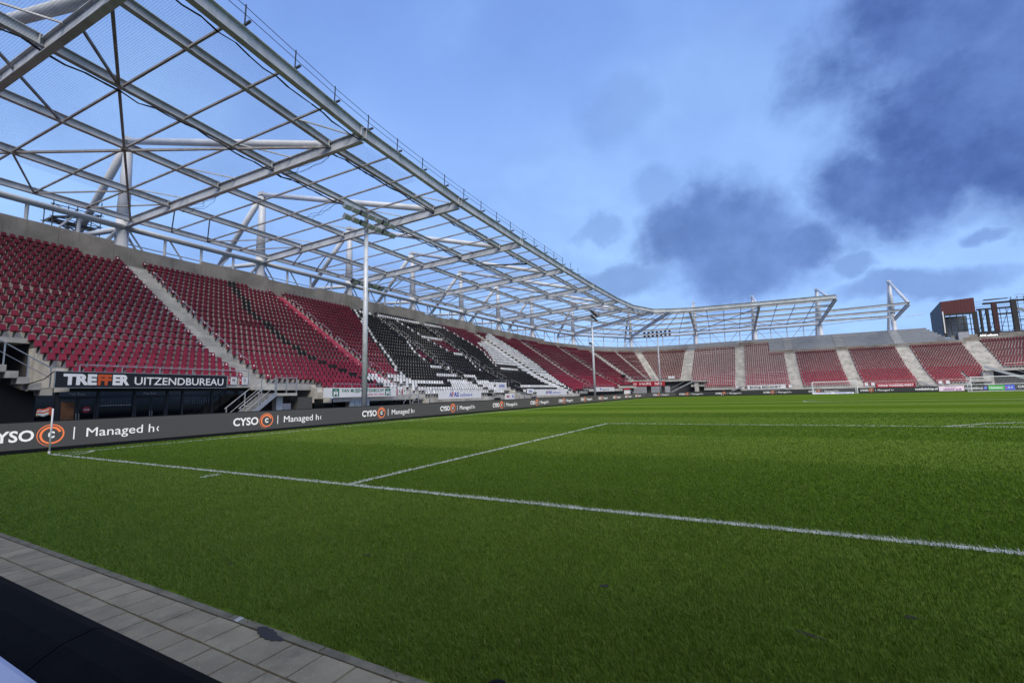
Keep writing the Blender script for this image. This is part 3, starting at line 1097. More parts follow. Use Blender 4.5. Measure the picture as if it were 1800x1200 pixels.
# seat template, local axes: x along the row, y away from the pitch, z up from the tread
def seat_template():
    bk = MB()
    out = [(-0.155, 0.43), (0.155, 0.43), (0.150, 0.70), (0.115, 0.785), (-0.115, 0.785), (-0.150, 0.70)]
    V = []
    for th in (0.0, 0.035):
        for x, z in out:
            V.append((x, 0.0 + (z - 0.40) * 0.20 + th, z))
    bk.add(V, [(0, 1, 2, 3, 4, 5), (11, 10, 9, 8, 7, 6)] + [(i, i + 6, (i + 1) % 6 + 6, (i + 1) % 6) for i in range(6)])
    pn = MB()
    pn.add([(-0.175, -0.36, 0.425), (0.175, -0.36, 0.425), (0.165, 0.03, 0.395), (-0.165, 0.03, 0.395), (-0.18, -0.37, 0.452), (0.18, -0.37, 0.452), (0.17, 0.03, 0.425), (-0.17, 0.03, 0.425)],
           [(0, 3, 2, 1), (4, 5, 6, 7), (0, 1, 5, 4), (1, 2, 6, 5), (3, 0, 4, 7)])
    br = MB()
    br.add([(-0.02, -0.20, 0.400), (0.02, -0.20, 0.400), (0.02, 0.05, 0.395), (-0.02, 0.05, 0.395), (-0.02, 0.10, 0.12), (0.02, 0.10, 0.12), (0.02, 0.16, 0.12), (-0.02, 0.16, 0.12)],
           [(0, 4, 5, 1), (1, 5, 6, 2), (3, 7, 4, 0)])
    ds = MB()
    ds.add([(0.058 * math.cos(a * math.pi / 5), -0.004 + (0.66 + 0.058 * math.sin(a * math.pi / 5) - 0.40) * 0.20, 0.66 + 0.058 * math.sin(a * math.pi / 5)) for a in range(10)], [tuple(range(10))])
    return bk, pn, br, ds


BK, PN, BR, DS = seat_template()

# lay the seats out block by block, row by row
edges = [20.0] + [a[1] for a in AISLES] + [264.0]
aisle_hw = {a[1]: a[2] for a in AISLES}
ALL = []       # (x, y, z, nx, ny, colour, row, s, block index, seat number from the right-hand stairs, number from left-hand stairs, disc)
PITCHW = 0.454
for bi in range(len(edges) - 1):
    ea, eb = edges[bi], edges[bi + 1]
    for k in range(-3, 24):
        ea_, eb_ = ea, eb
        ha, hb = aisle_hw.get(ea, 0.0), aisle_hw.get(eb, 0.0)
        n0 = max(2, int((eb_ - ea_) / 0.5))
        ss = np.linspace(ea_, eb_, n0 + 1)
        q = at(ss, off(k))
        cl = np.r_[0, np.cumsum(np.linalg.norm(np.diff(q, axis=0), axis=1))]
        L = cl[-1] - ha - hb - 0.06
        cnt = int(L / PITCHW + 0.35)
        if cnt < 1:
            continue
        step = L / cnt
        for i in range(cnt):
            dist = ha + 0.03 + (i + 0.5) * step
            s = float(np.interp(dist, cl, ss))
            sec = sector(s)
            if k < sec[2] or k > sec[3]:
                continue
            if min(s - sec[0], sec[1] - s) < 0.2 and k < 3 and (abs(s - sec[0]) < 0.2 or abs(s - sec[1]) < 0.2):
                if k < max(sector(sec[0] - .1)[2], sector(sec[1] + .1)[2]):
                    continue
            # gaps in the back row where access doors are
            if k == 23 and (s % 14.3) < 2.2:
                continue
            x, y = at(s, off(k))
            n = nrm(s)
            disc = (i == 0 or i == cnt - 1) and k % 2 == 1 and seat_colour(s, k) != 'seat_white'
            ALL.append((x, y, ztread(k), n[0], n[1], seat_colour(s, k), k, s, bi, cnt - i, i + 1, disc))


def project(p):
    d = np.array(p) - CAM
    c = d @ _f
    if c < 1:
        return None
    return 900 + 796.84 * (d @ CR) / c, 600 - 796.84 * (d @ CU) / c, c


cand = []
for i, a in enumerate(ALL):
    p = project((a[0], a[1], a[2] + 0.6))
    if p and -6 < p[0] < 1806 and 0 < p[1] < 1200 and a[8] in (0, 1):
        # size on the picture
        w0 = project((a[0] - a[4] * .2, a[1] + a[3] * .2, a[2] + .6))
        w1 = project((a[0] + a[4] * .2, a[1] - a[3] * .2, a[2] + .6))
        cand.append((math.hypot(w0[0] - w1[0], w0[1] - w1[1]) * 796 / p[2], i))
cand.sort(reverse=True)
single = set(i for _, i in cand[:296])

# single seats
meshes = {}


def part_mesh(kind, mb, mname):
    if (kind, mname) not in meshes:
        me = bpy.data.meshes.new(kind)
        me.from_pydata(mb.v, [], mb.f)
        me.materials.append(MATS[mname])
        me.update()
        meshes[(kind, mname)] = me
    return meshes[(kind, mname)]


for i in sorted(single):
    x, y, z, nx, ny, colr, k, s, bi, nr, nl, disc = ALL[i]
    cname = {'seat_red': 'red', 'seat_black': 'black', 'seat_white': 'white'}[colr]
    if bi == 1:
        place = '%s seat right of the pale stairs' % ordinal(nl)
    else:
        place = '%s seat left of the pale stairs' % ordinal(nr)
    lab = '%s seat in %s row from the front, %s' % (cname, ordinal(k), place)
    o = thing('stadium_seat', lab, 'seat', (x, y, z), 'single seats of the left stand')
    o.rotation_euler = (random.uniform(-.01, .01), 0, math.atan2(-ny, -nx) - math.pi / 2 + random.uniform(-.015, .015))
    for kind, mb_, mn in (('backrest', BK, colr), ('seat_pan', PN, colr), ('bracket', BR, 'dark_metal')):
        c = bpy.data.objects.new(kind, part_mesh(kind, mb_, mn))
        COL.objects.link(c)
        c.parent = o
        if kind == 'backrest' and disc:
            e = bpy.data.objects.new('number_disc', part_mesh('number_disc', DS, 'letter_white'))
            COL.objects.link(e)
            e.parent = c


def build_seat_mass():
    names = ['seat_red', 'seat_black', 'seat_white', 'dark_metal', 'letter_white']
    tv, tf, tm = [], [], []
    for mb_, code in ((BK, -1), (PN, -1), (BR, 3)):
        b = len(tv)
        tv += mb_.v
        for f_ in mb_.f:
            tf.append(tuple(q + b for q in f_))
            tm.append(code)
    tv = np.array(tv)
    nv = len(tv)
    V, F, M, RND = [], [], [], []
    base = 0
    for i, (x, y, z, nx, ny, colr, k, s, bi, nr, nl, disc) in enumerate(ALL):
        if i in single:
            continue
        a = math.atan2(-ny, -nx) - math.pi / 2
        c, sn = math.cos(a), math.sin(a)
        W3 = np.stack([x + tv[:, 0] * c - tv[:, 1] * sn, y + tv[:, 0] * sn + tv[:, 1] * c, z + tv[:, 2]], 1)
        V.append(W3)
        rv = random.random()
        ci = names.index(colr)
        F += [tuple(q + base for q in f_) for f_ in tf]
        M += [ci if q < 0 else q for q in tm]
        base += nv
        cnt = nv
        if disc:
            dv = np.array(DS.v)
            V.append(np.stack([x + dv[:, 0] * c - dv[:, 1] * sn, y + dv[:, 0] * sn + dv[:, 1] * c, z + dv[:, 2]], 1))
            F.append(tuple(range(base, base + len(dv))))
            M.append(4)
            base += len(dv)
            cnt += len(dv)
        RND.append(np.full(cnt, rv))
    V = np.concatenate(V)
    me = bpy.data.meshes.new('stadium_seats')
    me.from_pydata(V.tolist(), [], F)
    for n in names:
        me.materials.append(MATS[n])
    me.polygons.foreach_set('material_index', M)
    atb = me.attributes.new('rnd', 'FLOAT', 'POINT')
    atb.data.foreach_set('value', np.concatenate(RND))
    me.update()
    o = bpy.data.objects.new('stadium_seats', me)
    COL.objects.link(o)
    stuff(o, 'mass of red, black and white plastic seats filling the stands', 'seats')


build_seat_mass()

# ------------------------------------------------------------------ handrails in the aisles
WHERE = {'A': 'pale concrete stairs left of the pole', 'B': 'pink painted stairs', 'C': 'black stairs nearest the floodlight pole', 'D': 'second flight of black stairs',
         'F': 'narrow stairs right of the white seats', 'G': 'narrow stairs beside the second pole', 'L': 'stairs between the two railed far blocks',
         'M': 'stairs left of the far goal', 'N': 'stairs above the far goal', 'O': 'stairs beside the red banner'}
for (nm, s, hw, mname, ka, kb) in AISLES:
    if nm not in WHERE:
        continue
    t = thing('handrail', 'thin grey handrail along the ' + WHERE[nm], 'handrail', P3(s, off(10), ztread(10)), 'handrails on the aisle stairs')
    k0 = sector(s)[2] + 2
    se = s + hw * 0.86
    k = k0
    while k + 2 <= kb - 1:
        a, b = P3(se, off(k), ztread(k)), P3(se, off(k + 2), ztread(k + 2))
        up = lambda q, h: (q[0], q[1], q[2] + h)
        MB().tube(up(a, 0), up(a, 1.0), 0.016, n=6).build('post', 'galvanised', t)
        MB().tube(up(b, 0), up(b, 1.0), 0.016, n=6).build('post', 'galvanised', t)
        MB().tube(up(a, 1.0), up(b, 1.0), 0.018, n=6).build('rail', 'galvanised', t)
        k += 3

# ------------------------------------------------------------------ guard rails along the front of the blocks


def guard(name, lab, s0, s1, d, zb, h=1.05, grp=None, gap=1.9, mesh=False):
    t = thing(name, lab, 'railing', P3((s0 + s1) / 2, d, zb), grp)
    n = max(1, int(round((s1 - s0) / gap)))
    ss = np.linspace(s0, s1, n + 1)
    pts = [P3(s, d, zb) for s in ss]
    for p in pts:
        MB().beam(p, (p[0], p[1], p[2] + h), 0.045, 0.045, (1, 0, 0)).build('post', 'galvanised', t)
    for hh, rr in ((h, 0.028), (h * 0.52, 0.016)):
        mb = MB()
        for a, b in zip(pts[:-1], pts[1:]):
            mb.tube((a[0], a[1], a[2] + hh), (b[0], b[1], b[2] + hh), rr, n=6)
        mb.build('rail', 'galvanised', t)
    return t


G1 = 'guard rails along the front rows'
guard('guard_rail', 'grey guard rail above the wide black sign with orange letters', 36.3, 45.4, off(1) + .66, ztread(1), 0.86, G1)
guard('guard_rail', 'grey guard rail above the white sign with green emblems', 50.7, 60.0, off(-2) + .66, ztread(-2), 0.95, G1)
guard('guard_rail', 'grey guard rail above the white banner nearest the floodlight pole', 62.3, 75.0, off(-3) + .66, ztread(-3), 0.85, G1)
guard('guard_rail', 'grey guard rail in the gap below the black stairs', 79.2, 83.3, off(0) + .66, ztread(0), 1.0, G1)
guard('guard_rail', 'grey guard rail above the second white banner along the touchline', 84.0, 102.0, off(-3) + .66, ztread(-3), 0.85, G1)
guard('guard_rail', 'grey guard rail below the red seats past the white seats', 112.4, 127.5, off(-1) + .66, ztread(-1), 0.9, G1)
guard('guard_rail', 'grey guard rail of the curved far left corner', 146.5, 183.5, off(5) + .66, ztread(5), 1.0, G1)
guard('guard_rail', 'grey guard rail above the hand painted white banner', 199.5, 208.3, off(-3) + .66, ztread(-3), 0.9, G1)
guard('guard_rail', 'grey guard rail below the seats behind the far goal', 211, 219.4, off(-3) + .66, ztread(-3), 0.9, G1)
guard('guard_rail', 'grey guard rail above the red banner', 221.8, 230.6, off(-3) + .66, ztread(-3), 0.9, G1)
guard('guard_rail', 'grey guard rail of the block left of the small goal', 233.3, 240.5, off(-3) + .66, ztread(-3), 0.9, G1)
guard('guard_rail', 'grey guard rail of the far right corner', 245.5, 262, off(5) + .66, ztread(5), 1.0, G1)

# rail frames over the two caged blocks of the far stand
for (s0, s1, ka, kb, lab) in ((187.0, 197.1, -2, 21, 'left block of red seats divided by white standing rails'), (199.3, 208.3, -3, 21, 'right block of red seats divided by white standing rails')):
    t = thing('standing_rails', lab, 'railing', P3((s0 + s1) / 2, off(8), ztread(8)), 'white rail frames in the far stand')
    for k in range(ka, kb + 1):
        if s0 < 190 and k < 1:
            a0 = 190.2
        else:
            a0 = s0
        if k > 16 and s0 > 195:
            a1 = 204.8
        else:
            a1 = s1
        mb = MB()
        zt = ztread(k)
        n = int((a1 - a0) / 0.92)
        for i in range(n + 1):
            s = a0 + (a1 - a0) * i / n
            p = P3(s, off(k) - 0.12, zt)
            mb.beam(p, (p[0], p[1], zt + 0.98), 0.026, 0.026, (1, 0, 0))
        a, b = P3(a0, off(k) - 0.12, zt + 0.97), P3(a1, off(k) - 0.12, zt + 0.97)
        mb.beam(a, b, 0.034, 0.034)
        mb.build('row_rail', 'goal_white', t)

# ================================================================== ROOF
ZF, ZB = 19.4, 18.6
COLS = [(-29.7, -0.4), (-30.7, 12.67), (-31.0, 26.3), (-31.2, 40.0), (-31.2, 54.0), (-31.0, 68.5), (-30.6, 82.7), (-29.2, 97.5), (-25.3, 116.5), (-13.2, 134.8), (5.3, 138.0), (20.9, 138.0), (36.2, 138.0)]
FRONT = [(0.35, 1.6), (-1.6, 14.6), (-2.45, 27.1), (-2.75, 40.1), (-2.88, 53.7), (-2.83, 66.6), (-2.45, 80.8), (-1.6, 90.3), (1.15, 97.6), (4.45, 99.5), (8.3, 101.0), (22.1, 102.6), (35.7, 103.7)]
PT = [0.0, 0.105, 0.312, 0.538, 0.780, 1.0]
FRONTP = dens([(-0.2 + .55, -11.5)] + FRONT, 0.6)


def rpt(i, t, dz=0.0):
    """point on rafter i, t = 0 at the pitch edge, 1 at the back beam"""
    f_ = np.array([*FRONT[i], ZF])
    c_ = np.array([*COLS[i], ZB])
    d = c_ - f_
    Lh = np.linalg.norm(d[:2])
    b_ = f_ + d * ((Lh - 1.3) / Lh)
    p = f_ + (b_ - f_) * t
    return np.array([p[0], p[1], ZF + (ZB - ZF) * t + dz])


roofs = [thing('roof_frame', 'white steel roof skeleton over the left stand, without cladding', 'roof', (-16, 45, 0)),
         thing('roof_frame', 'white steel roof skeleton curving round the far corner and far stand', 'roof', (5, 118, 0))]
NR = len(COLS)
for i in range(NR):
    ro = roofs[0] if i <= 7 else roofs[1]
    a, b = rpt(i, 0.0, -0.28), rpt(i, 1.03, -0.30)
    MB().ibeam(a, b, 0.80, 0.34, 0.05, 0.05).build('rafter', 'white_steel', ro)
    for pt in PT[:-1]:
        p = rpt(i, pt)
        vv = np.array(FRONT[min(i + 1, NR - 1)]) - np.array(FRONT[max(i - 1, 0)])
        vv = np.array([*(vv / np.linalg.norm(vv)), 0.0])
        nn_ = np.cross(vv, (0, 0, 1.0))
        for sg in (-1, 1):
            if i <= 5:
                MB().obox(p + vv * sg * 0.24, vv, nn_, (0, 0, 1.0), 0.012, 0.17, 0.30 if pt else 0.42).build('end_plate', 'white_steel', ro)
        if pt == 0.0:
            continue
        q = rpt(i, pt - 0.075, 0.06)
        v = (np.array(FRONT[min(i + 1, NR - 1)]) - np.array(FRONT[max(i - 1, 0)]))
        v = np.array([*(v / np.linalg.norm(v)), 0])
        MB().beam(p - v * 3.2 + (0, 0, .14), q, 0.08, 0.08).build('fly_brace', 'white_steel', ro)


def seg_pts(i, t):
    """purlin line between rafters i and i+1, following the curved edge at the front"""
    a, b = rpt(i, t), rpt(i + 1, t)
    return a, b


for i in range(NR - 1):
    ro = roofs[0] if i < 7 else roofs[1]
    for j, t in enumerate(PT):
        a, b = seg_pts(i, t)
        h = 0.78 if j == 0 else 0.50
        d = (b - a) / np.linalg.norm(b - a)
        MB().ibeam(a + d * 0.03, b - d * 0.03, h, 0.30 if j else 0.36, 0.035, 0.03).build('fascia_beam' if j == 0 else 'purlin', 'white_steel', ro)
    # light tie bars across the bay
    nt = 3
    for q in range(1, nt + 1):
        fr = q / (nt + 1)
        for j in range(len(PT) - 1):
            if i >= 8 and j == 0 and q == 2:
                continue
            if i == 7 and j >= 3 and q == 2:
                continue
            a = rpt(i, PT[j]) * (1 - fr) + rpt(i + 1, PT[j]) * fr
            b = rpt(i, PT[j + 1]) * (1 - fr) + rpt(i + 1, PT[j + 1]) * fr
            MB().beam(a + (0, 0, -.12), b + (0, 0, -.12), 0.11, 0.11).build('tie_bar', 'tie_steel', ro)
    # zigzag bracing between the two rear beams
    for (ta, fa, tb, fb_) in ((4, 0.03, 5, 0.25), (4, 0.25, 5, 0.5), (5, 0.5, 4, 0.75), (5, 0.75, 4, 0.97)):
        a = rpt(i, PT[ta]) * (1 - fa) + rpt(i + 1, PT[ta]) * fa
        b = rpt(i, PT[tb]) * (1 - fb_) + rpt(i + 1, PT[tb]) * fb_
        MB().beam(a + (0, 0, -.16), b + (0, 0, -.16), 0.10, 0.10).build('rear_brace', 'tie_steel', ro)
    # wind bracing
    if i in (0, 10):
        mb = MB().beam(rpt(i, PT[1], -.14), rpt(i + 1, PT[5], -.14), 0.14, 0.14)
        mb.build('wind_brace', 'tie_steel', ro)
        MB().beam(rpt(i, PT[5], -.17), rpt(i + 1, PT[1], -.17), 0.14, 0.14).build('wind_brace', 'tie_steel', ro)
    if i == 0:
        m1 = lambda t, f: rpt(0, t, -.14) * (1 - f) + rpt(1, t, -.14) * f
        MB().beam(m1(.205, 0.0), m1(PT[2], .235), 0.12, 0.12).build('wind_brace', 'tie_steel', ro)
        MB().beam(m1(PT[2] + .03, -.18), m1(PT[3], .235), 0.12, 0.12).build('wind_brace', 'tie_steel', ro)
    # back tube and its truss down to the wall
    a, b = rpt(i, 1.035, -0.62), rpt(i + 1, 1.035, -0.62)
    MB().tube(a, b, 0.27, n=12).build('back_tube', 'steel_tube', ro, smooth=True)
    low = lambda f: np.array([*(a + (b - a) * f)[:2], 14.1])
    top = lambda f: a + (b - a) * f
    for f in (0.25, 0.5, 0.75):
        MB().tube(top(f), low(f), 0.13, n=8).build('truss_post', 'steel_tube', ro)
    for f0, f1 in ((0.02, 0.22), (0.27, 0.47), (0.73, 0.53), (0.98, 0.78)):
        MB().tube(top(f0), low(f1), 0.085, n=8).build('truss_diagonal', 'steel_tube', ro)
    MB().tube(low(0) + (0, 0, 2.6) + np.array([-.9 if i < 8 else 0, 0 if i < 8 else .9, 0]), low(1) + (0, 0, 2.6) + np.array([-.9 if i < 8 else 0, 0 if i < 8 else .9, 0]), 0.05, n=6).build('rear_rail', 'steel_tube', ro)
# first bay to the left of the frame
for j, t in enumerate(PT):
    a, b = rpt(0, t), rpt(1, t)
    c = a + (a - b)
    MB().ibeam(c, a, 0.86 if j == 0 else 0.56, 0.30, 0.035, 0.03).build('fascia_beam' if j == 0 else 'purlin', 'white_steel', roofs[0])
a, b = rpt(0, 1.035, -0.62), rpt(1, 1.035, -0.62)
MB().tube(a + (a - b), a, 0.27, n=12).build('back_tube', 'steel_tube', roofs[0], smooth=True)
for f in (0.25, 0.5, 0.75):
    p = a + (a - b) * f
    MB().tube(p, (p[0], p[1], 14.1), 0.13, n=8).build('truss_post', 'steel_tube', roofs[0])
    MB().tube(p, (p[0], p[1] + 2.6, 14.1), 0.085, n=8).build('truss_diagonal', 'steel_tube', roofs[0])
# the last far bay carries only three beams to a short rafter
last = thing('roof_beams', 'short rafter with three white beams reaching right beyond the far roof', 'roof', (44, 130, 0))
sr = lambda t: np.array([50.8 + 0.7 * t, 120.6 + 16.4 * t, ZF - 0.6 + (ZB - ZF) * t])
MB().ibeam(sr(0) + (0, 0, .2), sr(1) + (0, 0, -.4), 0.8, 0.34, 0.06, 0.05).build('rafter', 'white_steel', last)
for t, q in ((PT[3], 0.02), (PT[4], 0.5), (1.0, 0.98)):
    MB().ibeam(rpt(12, t), sr(q) + (0, 0, .35), 0.56, 0.3, 0.035, 0.03).build('purlin', 'white_steel', last)
MB().tube(rpt(12, 1.03, -.9), sr(1) + (6.0, 0, 0.3), 0.07, n=6).build('rear_rail', 'steel_tube', last)

# masts
MASTS = COLS + [(51.5, 138.0)]
MW = ['leftmost visible mast, its column behind the top row of red seats', 'second mast from the left, above the diagonal line of black seats', 'third mast from the left, behind the near floodlight pole', 'fourth mast from the left, above the black seats',
      'fifth mast from the left, above the white seats', 'sixth mast from the left, past the white seats', 'seventh mast from the left, just before the corner', 'eighth mast from the left, at the bend of the roof', 'ninth mast from the left, behind the thin far floodlight pole',
      'mast at the left end of the far stand', 'mast at the middle of the far roof', 'mast at the right end of the clad far roof', 'free standing rightmost mast beyond the far roof']
for i, (cx_, cy_) in enumerate(MASTS):
    t = thing('roof_mast', 'white tubular ' + (MW[i - 1] if i else 'mast outside the frame whose stay tube crosses the top left corner'), 'mast', (cx_, cy_, 0), 'masts carrying the stadium roof')
    zt = 26.8 if i < 9 else 27.6
    MB().tube((cx_, cy_, 0), (cx_, cy_, 19.0), 0.56, 0.52, 16).tube((cx_, cy_, 19.0), (cx_, cy_, zt), 0.52, 0.34, 16).build('column', 'steel_tube', t, smooth=True)
    MB().box((cx_ - .42, cy_ - .42, zt - .35), (cx_ + .42, cy_ + .42, zt + .05)).build('head_plate', 'steel_tube', t)
    if i < len(FRONT):
        fx_, fy_ = FRONT[i]
        tip = rpt(i, 0.14, 0.25)
    else:
        fx_, fy_ = 50.8, 120.6
        tip = sr(0.05) + (0, 0, 0.5)
    v = np.array([cx_ - fx_, cy_ - fy_])
    v /= np.linalg.norm(v)
    if i < len(MASTS):
        MB().tube((cx_, cy_, zt - 0.2), tip, 0.30, 0.30, 12).build('stay_tube', 'steel_tube', t, smooth=True)
    node = np.array([cx_ + v[0] * 8.5, cy_ + v[1] * 8.5, 18.6])
    if i < 10:
        MB().tube((cx_, cy_, zt - 0.2), node, 0.36, 0.30, 12).build('back_strut', 'steel_tube', t, smooth=True)
        MB().tube(node, (cx_, cy_, 17.9), 0.26, 0.26, 12).build('tie_tube', 'steel_tube', t, smooth=True)
        MB().tube(node, (node[0] + v[0], node[1] + v[1], 0), 0.28, 0.28, 10).build('rear_leg', 'steel_tube', t, smooth=True)
        MB().tube((cx_, cy_, 18.0), (cx_ + v[1] * 2.6, cy_ - v[0] * 2.6, 14.0), 0.11, n=8).tube((cx_, cy_, 18.0), (cx_ - v[1] * 2.6, cy_ + v[0] * 2.6, 14.0), 0.11, n=8).build('knee_brace', 'steel_tube', t)
    else:
        o2 = np.array([cx_ - 1.6, cy_ + 5.0, 0])
        MB().tube((cx_, cy_, zt - 0.2), o2, 0.36, 0.30, 12).build('back_strut', 'steel_tube', t, smooth=True)

# guard rail on the pitch edge of the roof
t = thing('roof_edge_rail', 'dark posts and two cables along the front edge of the left roof', 'railing', (-1, 30, 0))
fl = np.r_[0, np.cumsum(np.linalg.norm(np.diff(FRONTP, axis=0), axis=1))]
pos = lambda q: np.array([np.interp(q, fl, FRONTP[:, 0]), np.interp(q, fl, FRONTP[:, 1]), ZF + 0.43])
prev = None
q = 14.0
cab = [MB(), MB()]
while q < 74:
    p = pos(q)
    MB().beam(p, p + (0.06, 0, 1.15), 0.05, 0.05, (1, 0, 0)).obox(p + (0.22, 0, 0.06), (1, 0, 0), (0, 1, 0), (0, 0, 1), 0.26, 0.05, 0.05).build('post', 'dark_metal', t)
    if prev is not None and q < 66:
        for c_, hh in zip(cab, (0.62, 1.05)):
            c_.tube(prev + (0.04, 0, hh), p + (0.04, 0, hh), 0.018, n=5)
    prev = p
    q += 3.2
for c_ in cab:
    c_.build('cable', 'dark_metal', t)

# safety nets below the first bays


def net(lab, i, t0, t1, f0, f1, gap=0.10, th=0.0055):
    o = thing('safety_net', lab, 'net', tuple(rpt(i, 0.4, 0) * .5 + rpt(i + 1, 0.4, 0) * .5), 'fall nets hung below the roof frame')
    mb = MB()
    A = lambda t, f: rpt(i, t, -0.50) * (1 - f) + rpt(i + 1, t, -0.50) * f
    sag = lambda t, f: np.array([0, 0, -0.35 * math.sin(math.pi * min(1, max(0, (t - t0) / (t1 - t0)))) * math.sin(math.pi * min(1, max(0, (f - f0) / (f1 - f0))))])
    Lf = np.linalg.norm(A(t0, f1) - A(t0, f0))
    Lt = np.linalg.norm(A(t1, f0) - A(t0, f0))
    M = 10
    for a in range(int(Lf / gap) + 1):
        f = f0 + (f1 - f0) * a * gap / Lf
        P = [A(t0 + (t1 - t0) * m / M, f) + sag(t0 + (t1 - t0) * m / M, f) for m in range(M + 1)]
        d = (A(t0, f1) - A(t0, f0)) / Lf * th / 2
        V = [x for p in P for x in (p - d, p + d)]
        mb.add(V, [(2 * m, 2 * m + 1, 2 * m + 3, 2 * m + 2) for m in range(M)])
    for a in range(int(Lt / gap) + 1):
        tt = t0 + (t1 - t0) * a * gap / Lt
        P = [A(tt, f0 + (f1 - f0) * m / M) + sag(tt, f0 + (f1 - f0) * m / M) for m in range(M + 1)]
        d = (A(t1, f0) - A(t0, f0)) / Lt * th / 2
        V = [x for p in P for x in (p - d, p + d)]
        mb.add(V, [(2 * m, 2 * m + 1, 2 * m + 3, 2 * m + 2) for m in range(M)])
    stuff(mb.build('mesh', 'black_net', o))
    return o


n0 = net('black fall net under the nearest roof bay at top left', 0, 0.012, 0.80, -0.62, 0.985)
n1 = net('black fall net strip under the second roof bay along the edge', 1, 0.012, 0.105, 0.02, 0.52)


def rope(i, t, f0, f1, r, par, dz=-0.42, jit=0.09):
    mb = MB()
    N = int(14 * (f1 - f0)) + 3
    pts = []
    for m in range(N + 1):
        f = f0 + (f1 - f0) * m / N
        p = rpt(i, t, dz) * (1 - f) + rpt(i + 1, t, dz) * f
        pts.append(p + np.array([random.uniform(-jit, jit), 0, random.uniform(-jit, jit) - 0.05]))
    for a, b in zip(pts[:-1], pts[1:]):
        mb.tube(a, b, r * random.uniform(.6, 1.3), r * random.uniform(.6, 1.3), 6)
    mb.build('gathered_net', 'black_net', par)


rope(0, PT[2], -0.5, 1.0, 0.045, n0, jit=.13)
rope(0, 0.012, -0.4, 1.0, 0.04, n0)
rope(1, PT[2], 0.0, 1.0, 0.06, n1)
rope(1, PT[1], 0.0, 1.0, 0.06, n1)
n2 = thing('gathered_net', 'gathered black net hanging along the beams past the near floodlight pole', 'net', tuple(rpt(3, 0.3)))
rope(2, PT[2], 0.0, 1.0, 0.055, n2)
rope(2, PT[1], 0.2, 0.9, 0.055, n2)
rope(3, PT[2], 0.0, 0.8, 0.05, n2)
rope(3, PT[1], 0.2, 0.5, 0.05, n2)
mb = MB()
p0, p1 = rpt(3, PT[2], -.45) * .75 + rpt(4, PT[2], -.45) * .25, rpt(3, PT[1], -.3) * .45 + rpt(4, PT[1], -.3) * .55
mb.tube(p0, p1, 0.05, 0.11, 6).build('net_strand', 'black_net', n2)
# loose strands of net along some tie bars
for (i, f, par) in ((1, 0.02, n1), (1, .5, n1), (2, .02, n2), (3, .02, n2)):
    for j in (1, 2, 3):
        if random.random() < .25:
            continue
        mb = MB()
        a = rpt(i, PT[j], -.3) * (1 - f) + rpt(i + 1, PT[j], -.3) * f
        b = rpt(i, PT[j + 1], -.3) * (1 - f - .05) + rpt(i + 1, PT[j + 1], -.3) * (f + .05)
        for q in range(3):
            mids = [a + (b - a) * m / 8 + np.array([0, 0.25 * random.uniform(-1, 1), -0.6 * math.sin(math.pi * m / 8) * (0.3 + .35 * q) + random.uniform(-.05, .05)]) for m in range(9)]
            mb.path(mids, 0.016, 4)
        mb.build('net_strand', 'black_net', par)

# scaffold tower behind the top of the left stand
t = thing('scaffold_tower', 'dark scaffold stair tower behind the concrete wall at far left', 'scaffold', (-37, 11.2, 0))
mb = MB()
for x in (-36.2, -38.4):
    for y in (9.4, 11.1, 12.9):
        MB().tube((x, y, 0), (x, y, 20.9 + (y - 9.4) * .25), 0.045, n=6).build('standard', 'dark_metal', t)
for z in (15.6, 17.4, 19.2, 20.4):
    for x in (-36.2, -38.4):
        MB().tube((x, 9.2, z), (x, 13.1, z), 0.04, n=6).build('ledger', 'dark_metal', t)
    for y in (9.4, 11.1, 12.9):
        MB().tube((-36.0, y, z), (-38.6, y, z), 0.04, n=6).build('transom', 'dark_metal', t)
for (z0, z1, ya, yb) in ((15.6, 17.4, 9.4, 12.9), (17.4, 19.2, 12.9, 9.4), (19.2, 20.4, 9.4, 12.9)):
    for xs_ in (-36.35, -36.95):
        MB().beam((xs_, ya, z0), (xs_, yb, z1), 0.05, 0.14).build('stair_string', 'dark_metal', t)
    for q_ in range(1, 8):
        f_ = q_ / 8
        MB().box((-36.95, ya + (yb - ya) * f_ - .1, z0 + (z1 - z0) * f_), (-36.35, ya + (yb - ya) * f_ + .1, z0 + (z1 - z0) * f_ + .03)).build('stair_tread', 'dark_metal', t)
    MB().tube((-36.15, yb, z0), (-36.15, ya, z1), 0.035, n=6).build('diagonal', 'dark_metal', t)
for q_ in range(4):
    MB().box((-38.4 + q_ * .36, 9.4, 19.26), (-38.14 + q_ * .36, 12.9, 19.30)).build('platform_board', 'dark_metal', t)
MB().tube((-36.2, 9.4, 19.2), (-36.2, 6.5, 15.2), 0.045, n=6).tube((-36.2, 6.5, 15.6), (-36.2, 9.4, 15.9), 0.04, n=6).build('raker', 'dark_metal', t)

# ================================================================== FLOODLIGHT POLES


def lamp(mb, glass, c, out_dir, tilt=0.5, s=1.0):
    """box lamp facing out_dir and down"""
    o3 = np.array([*out_dir, 0.0])
    side = np.array([-o3[1], o3[0], 0])
    fwd = o3 * math.cos(tilt) - np.array([0, 0, 1]) * math.sin(tilt)
    up = np.cross(fwd, side)
    c = np.array(c)
    mb.obox(c, fwd, side, up, 0.13 * s, 0.26 * s, 0.17 * s, 0)
    glass.obox(c + fwd * 0.139 * s, fwd, side, up, 0.006, 0.23 * s, 0.145 * s, 0)
    mb.obox(c - fwd * 0.19 * s, fwd, side, up, 0.07 * s, 0.12 * s, 0.10 * s, 0)


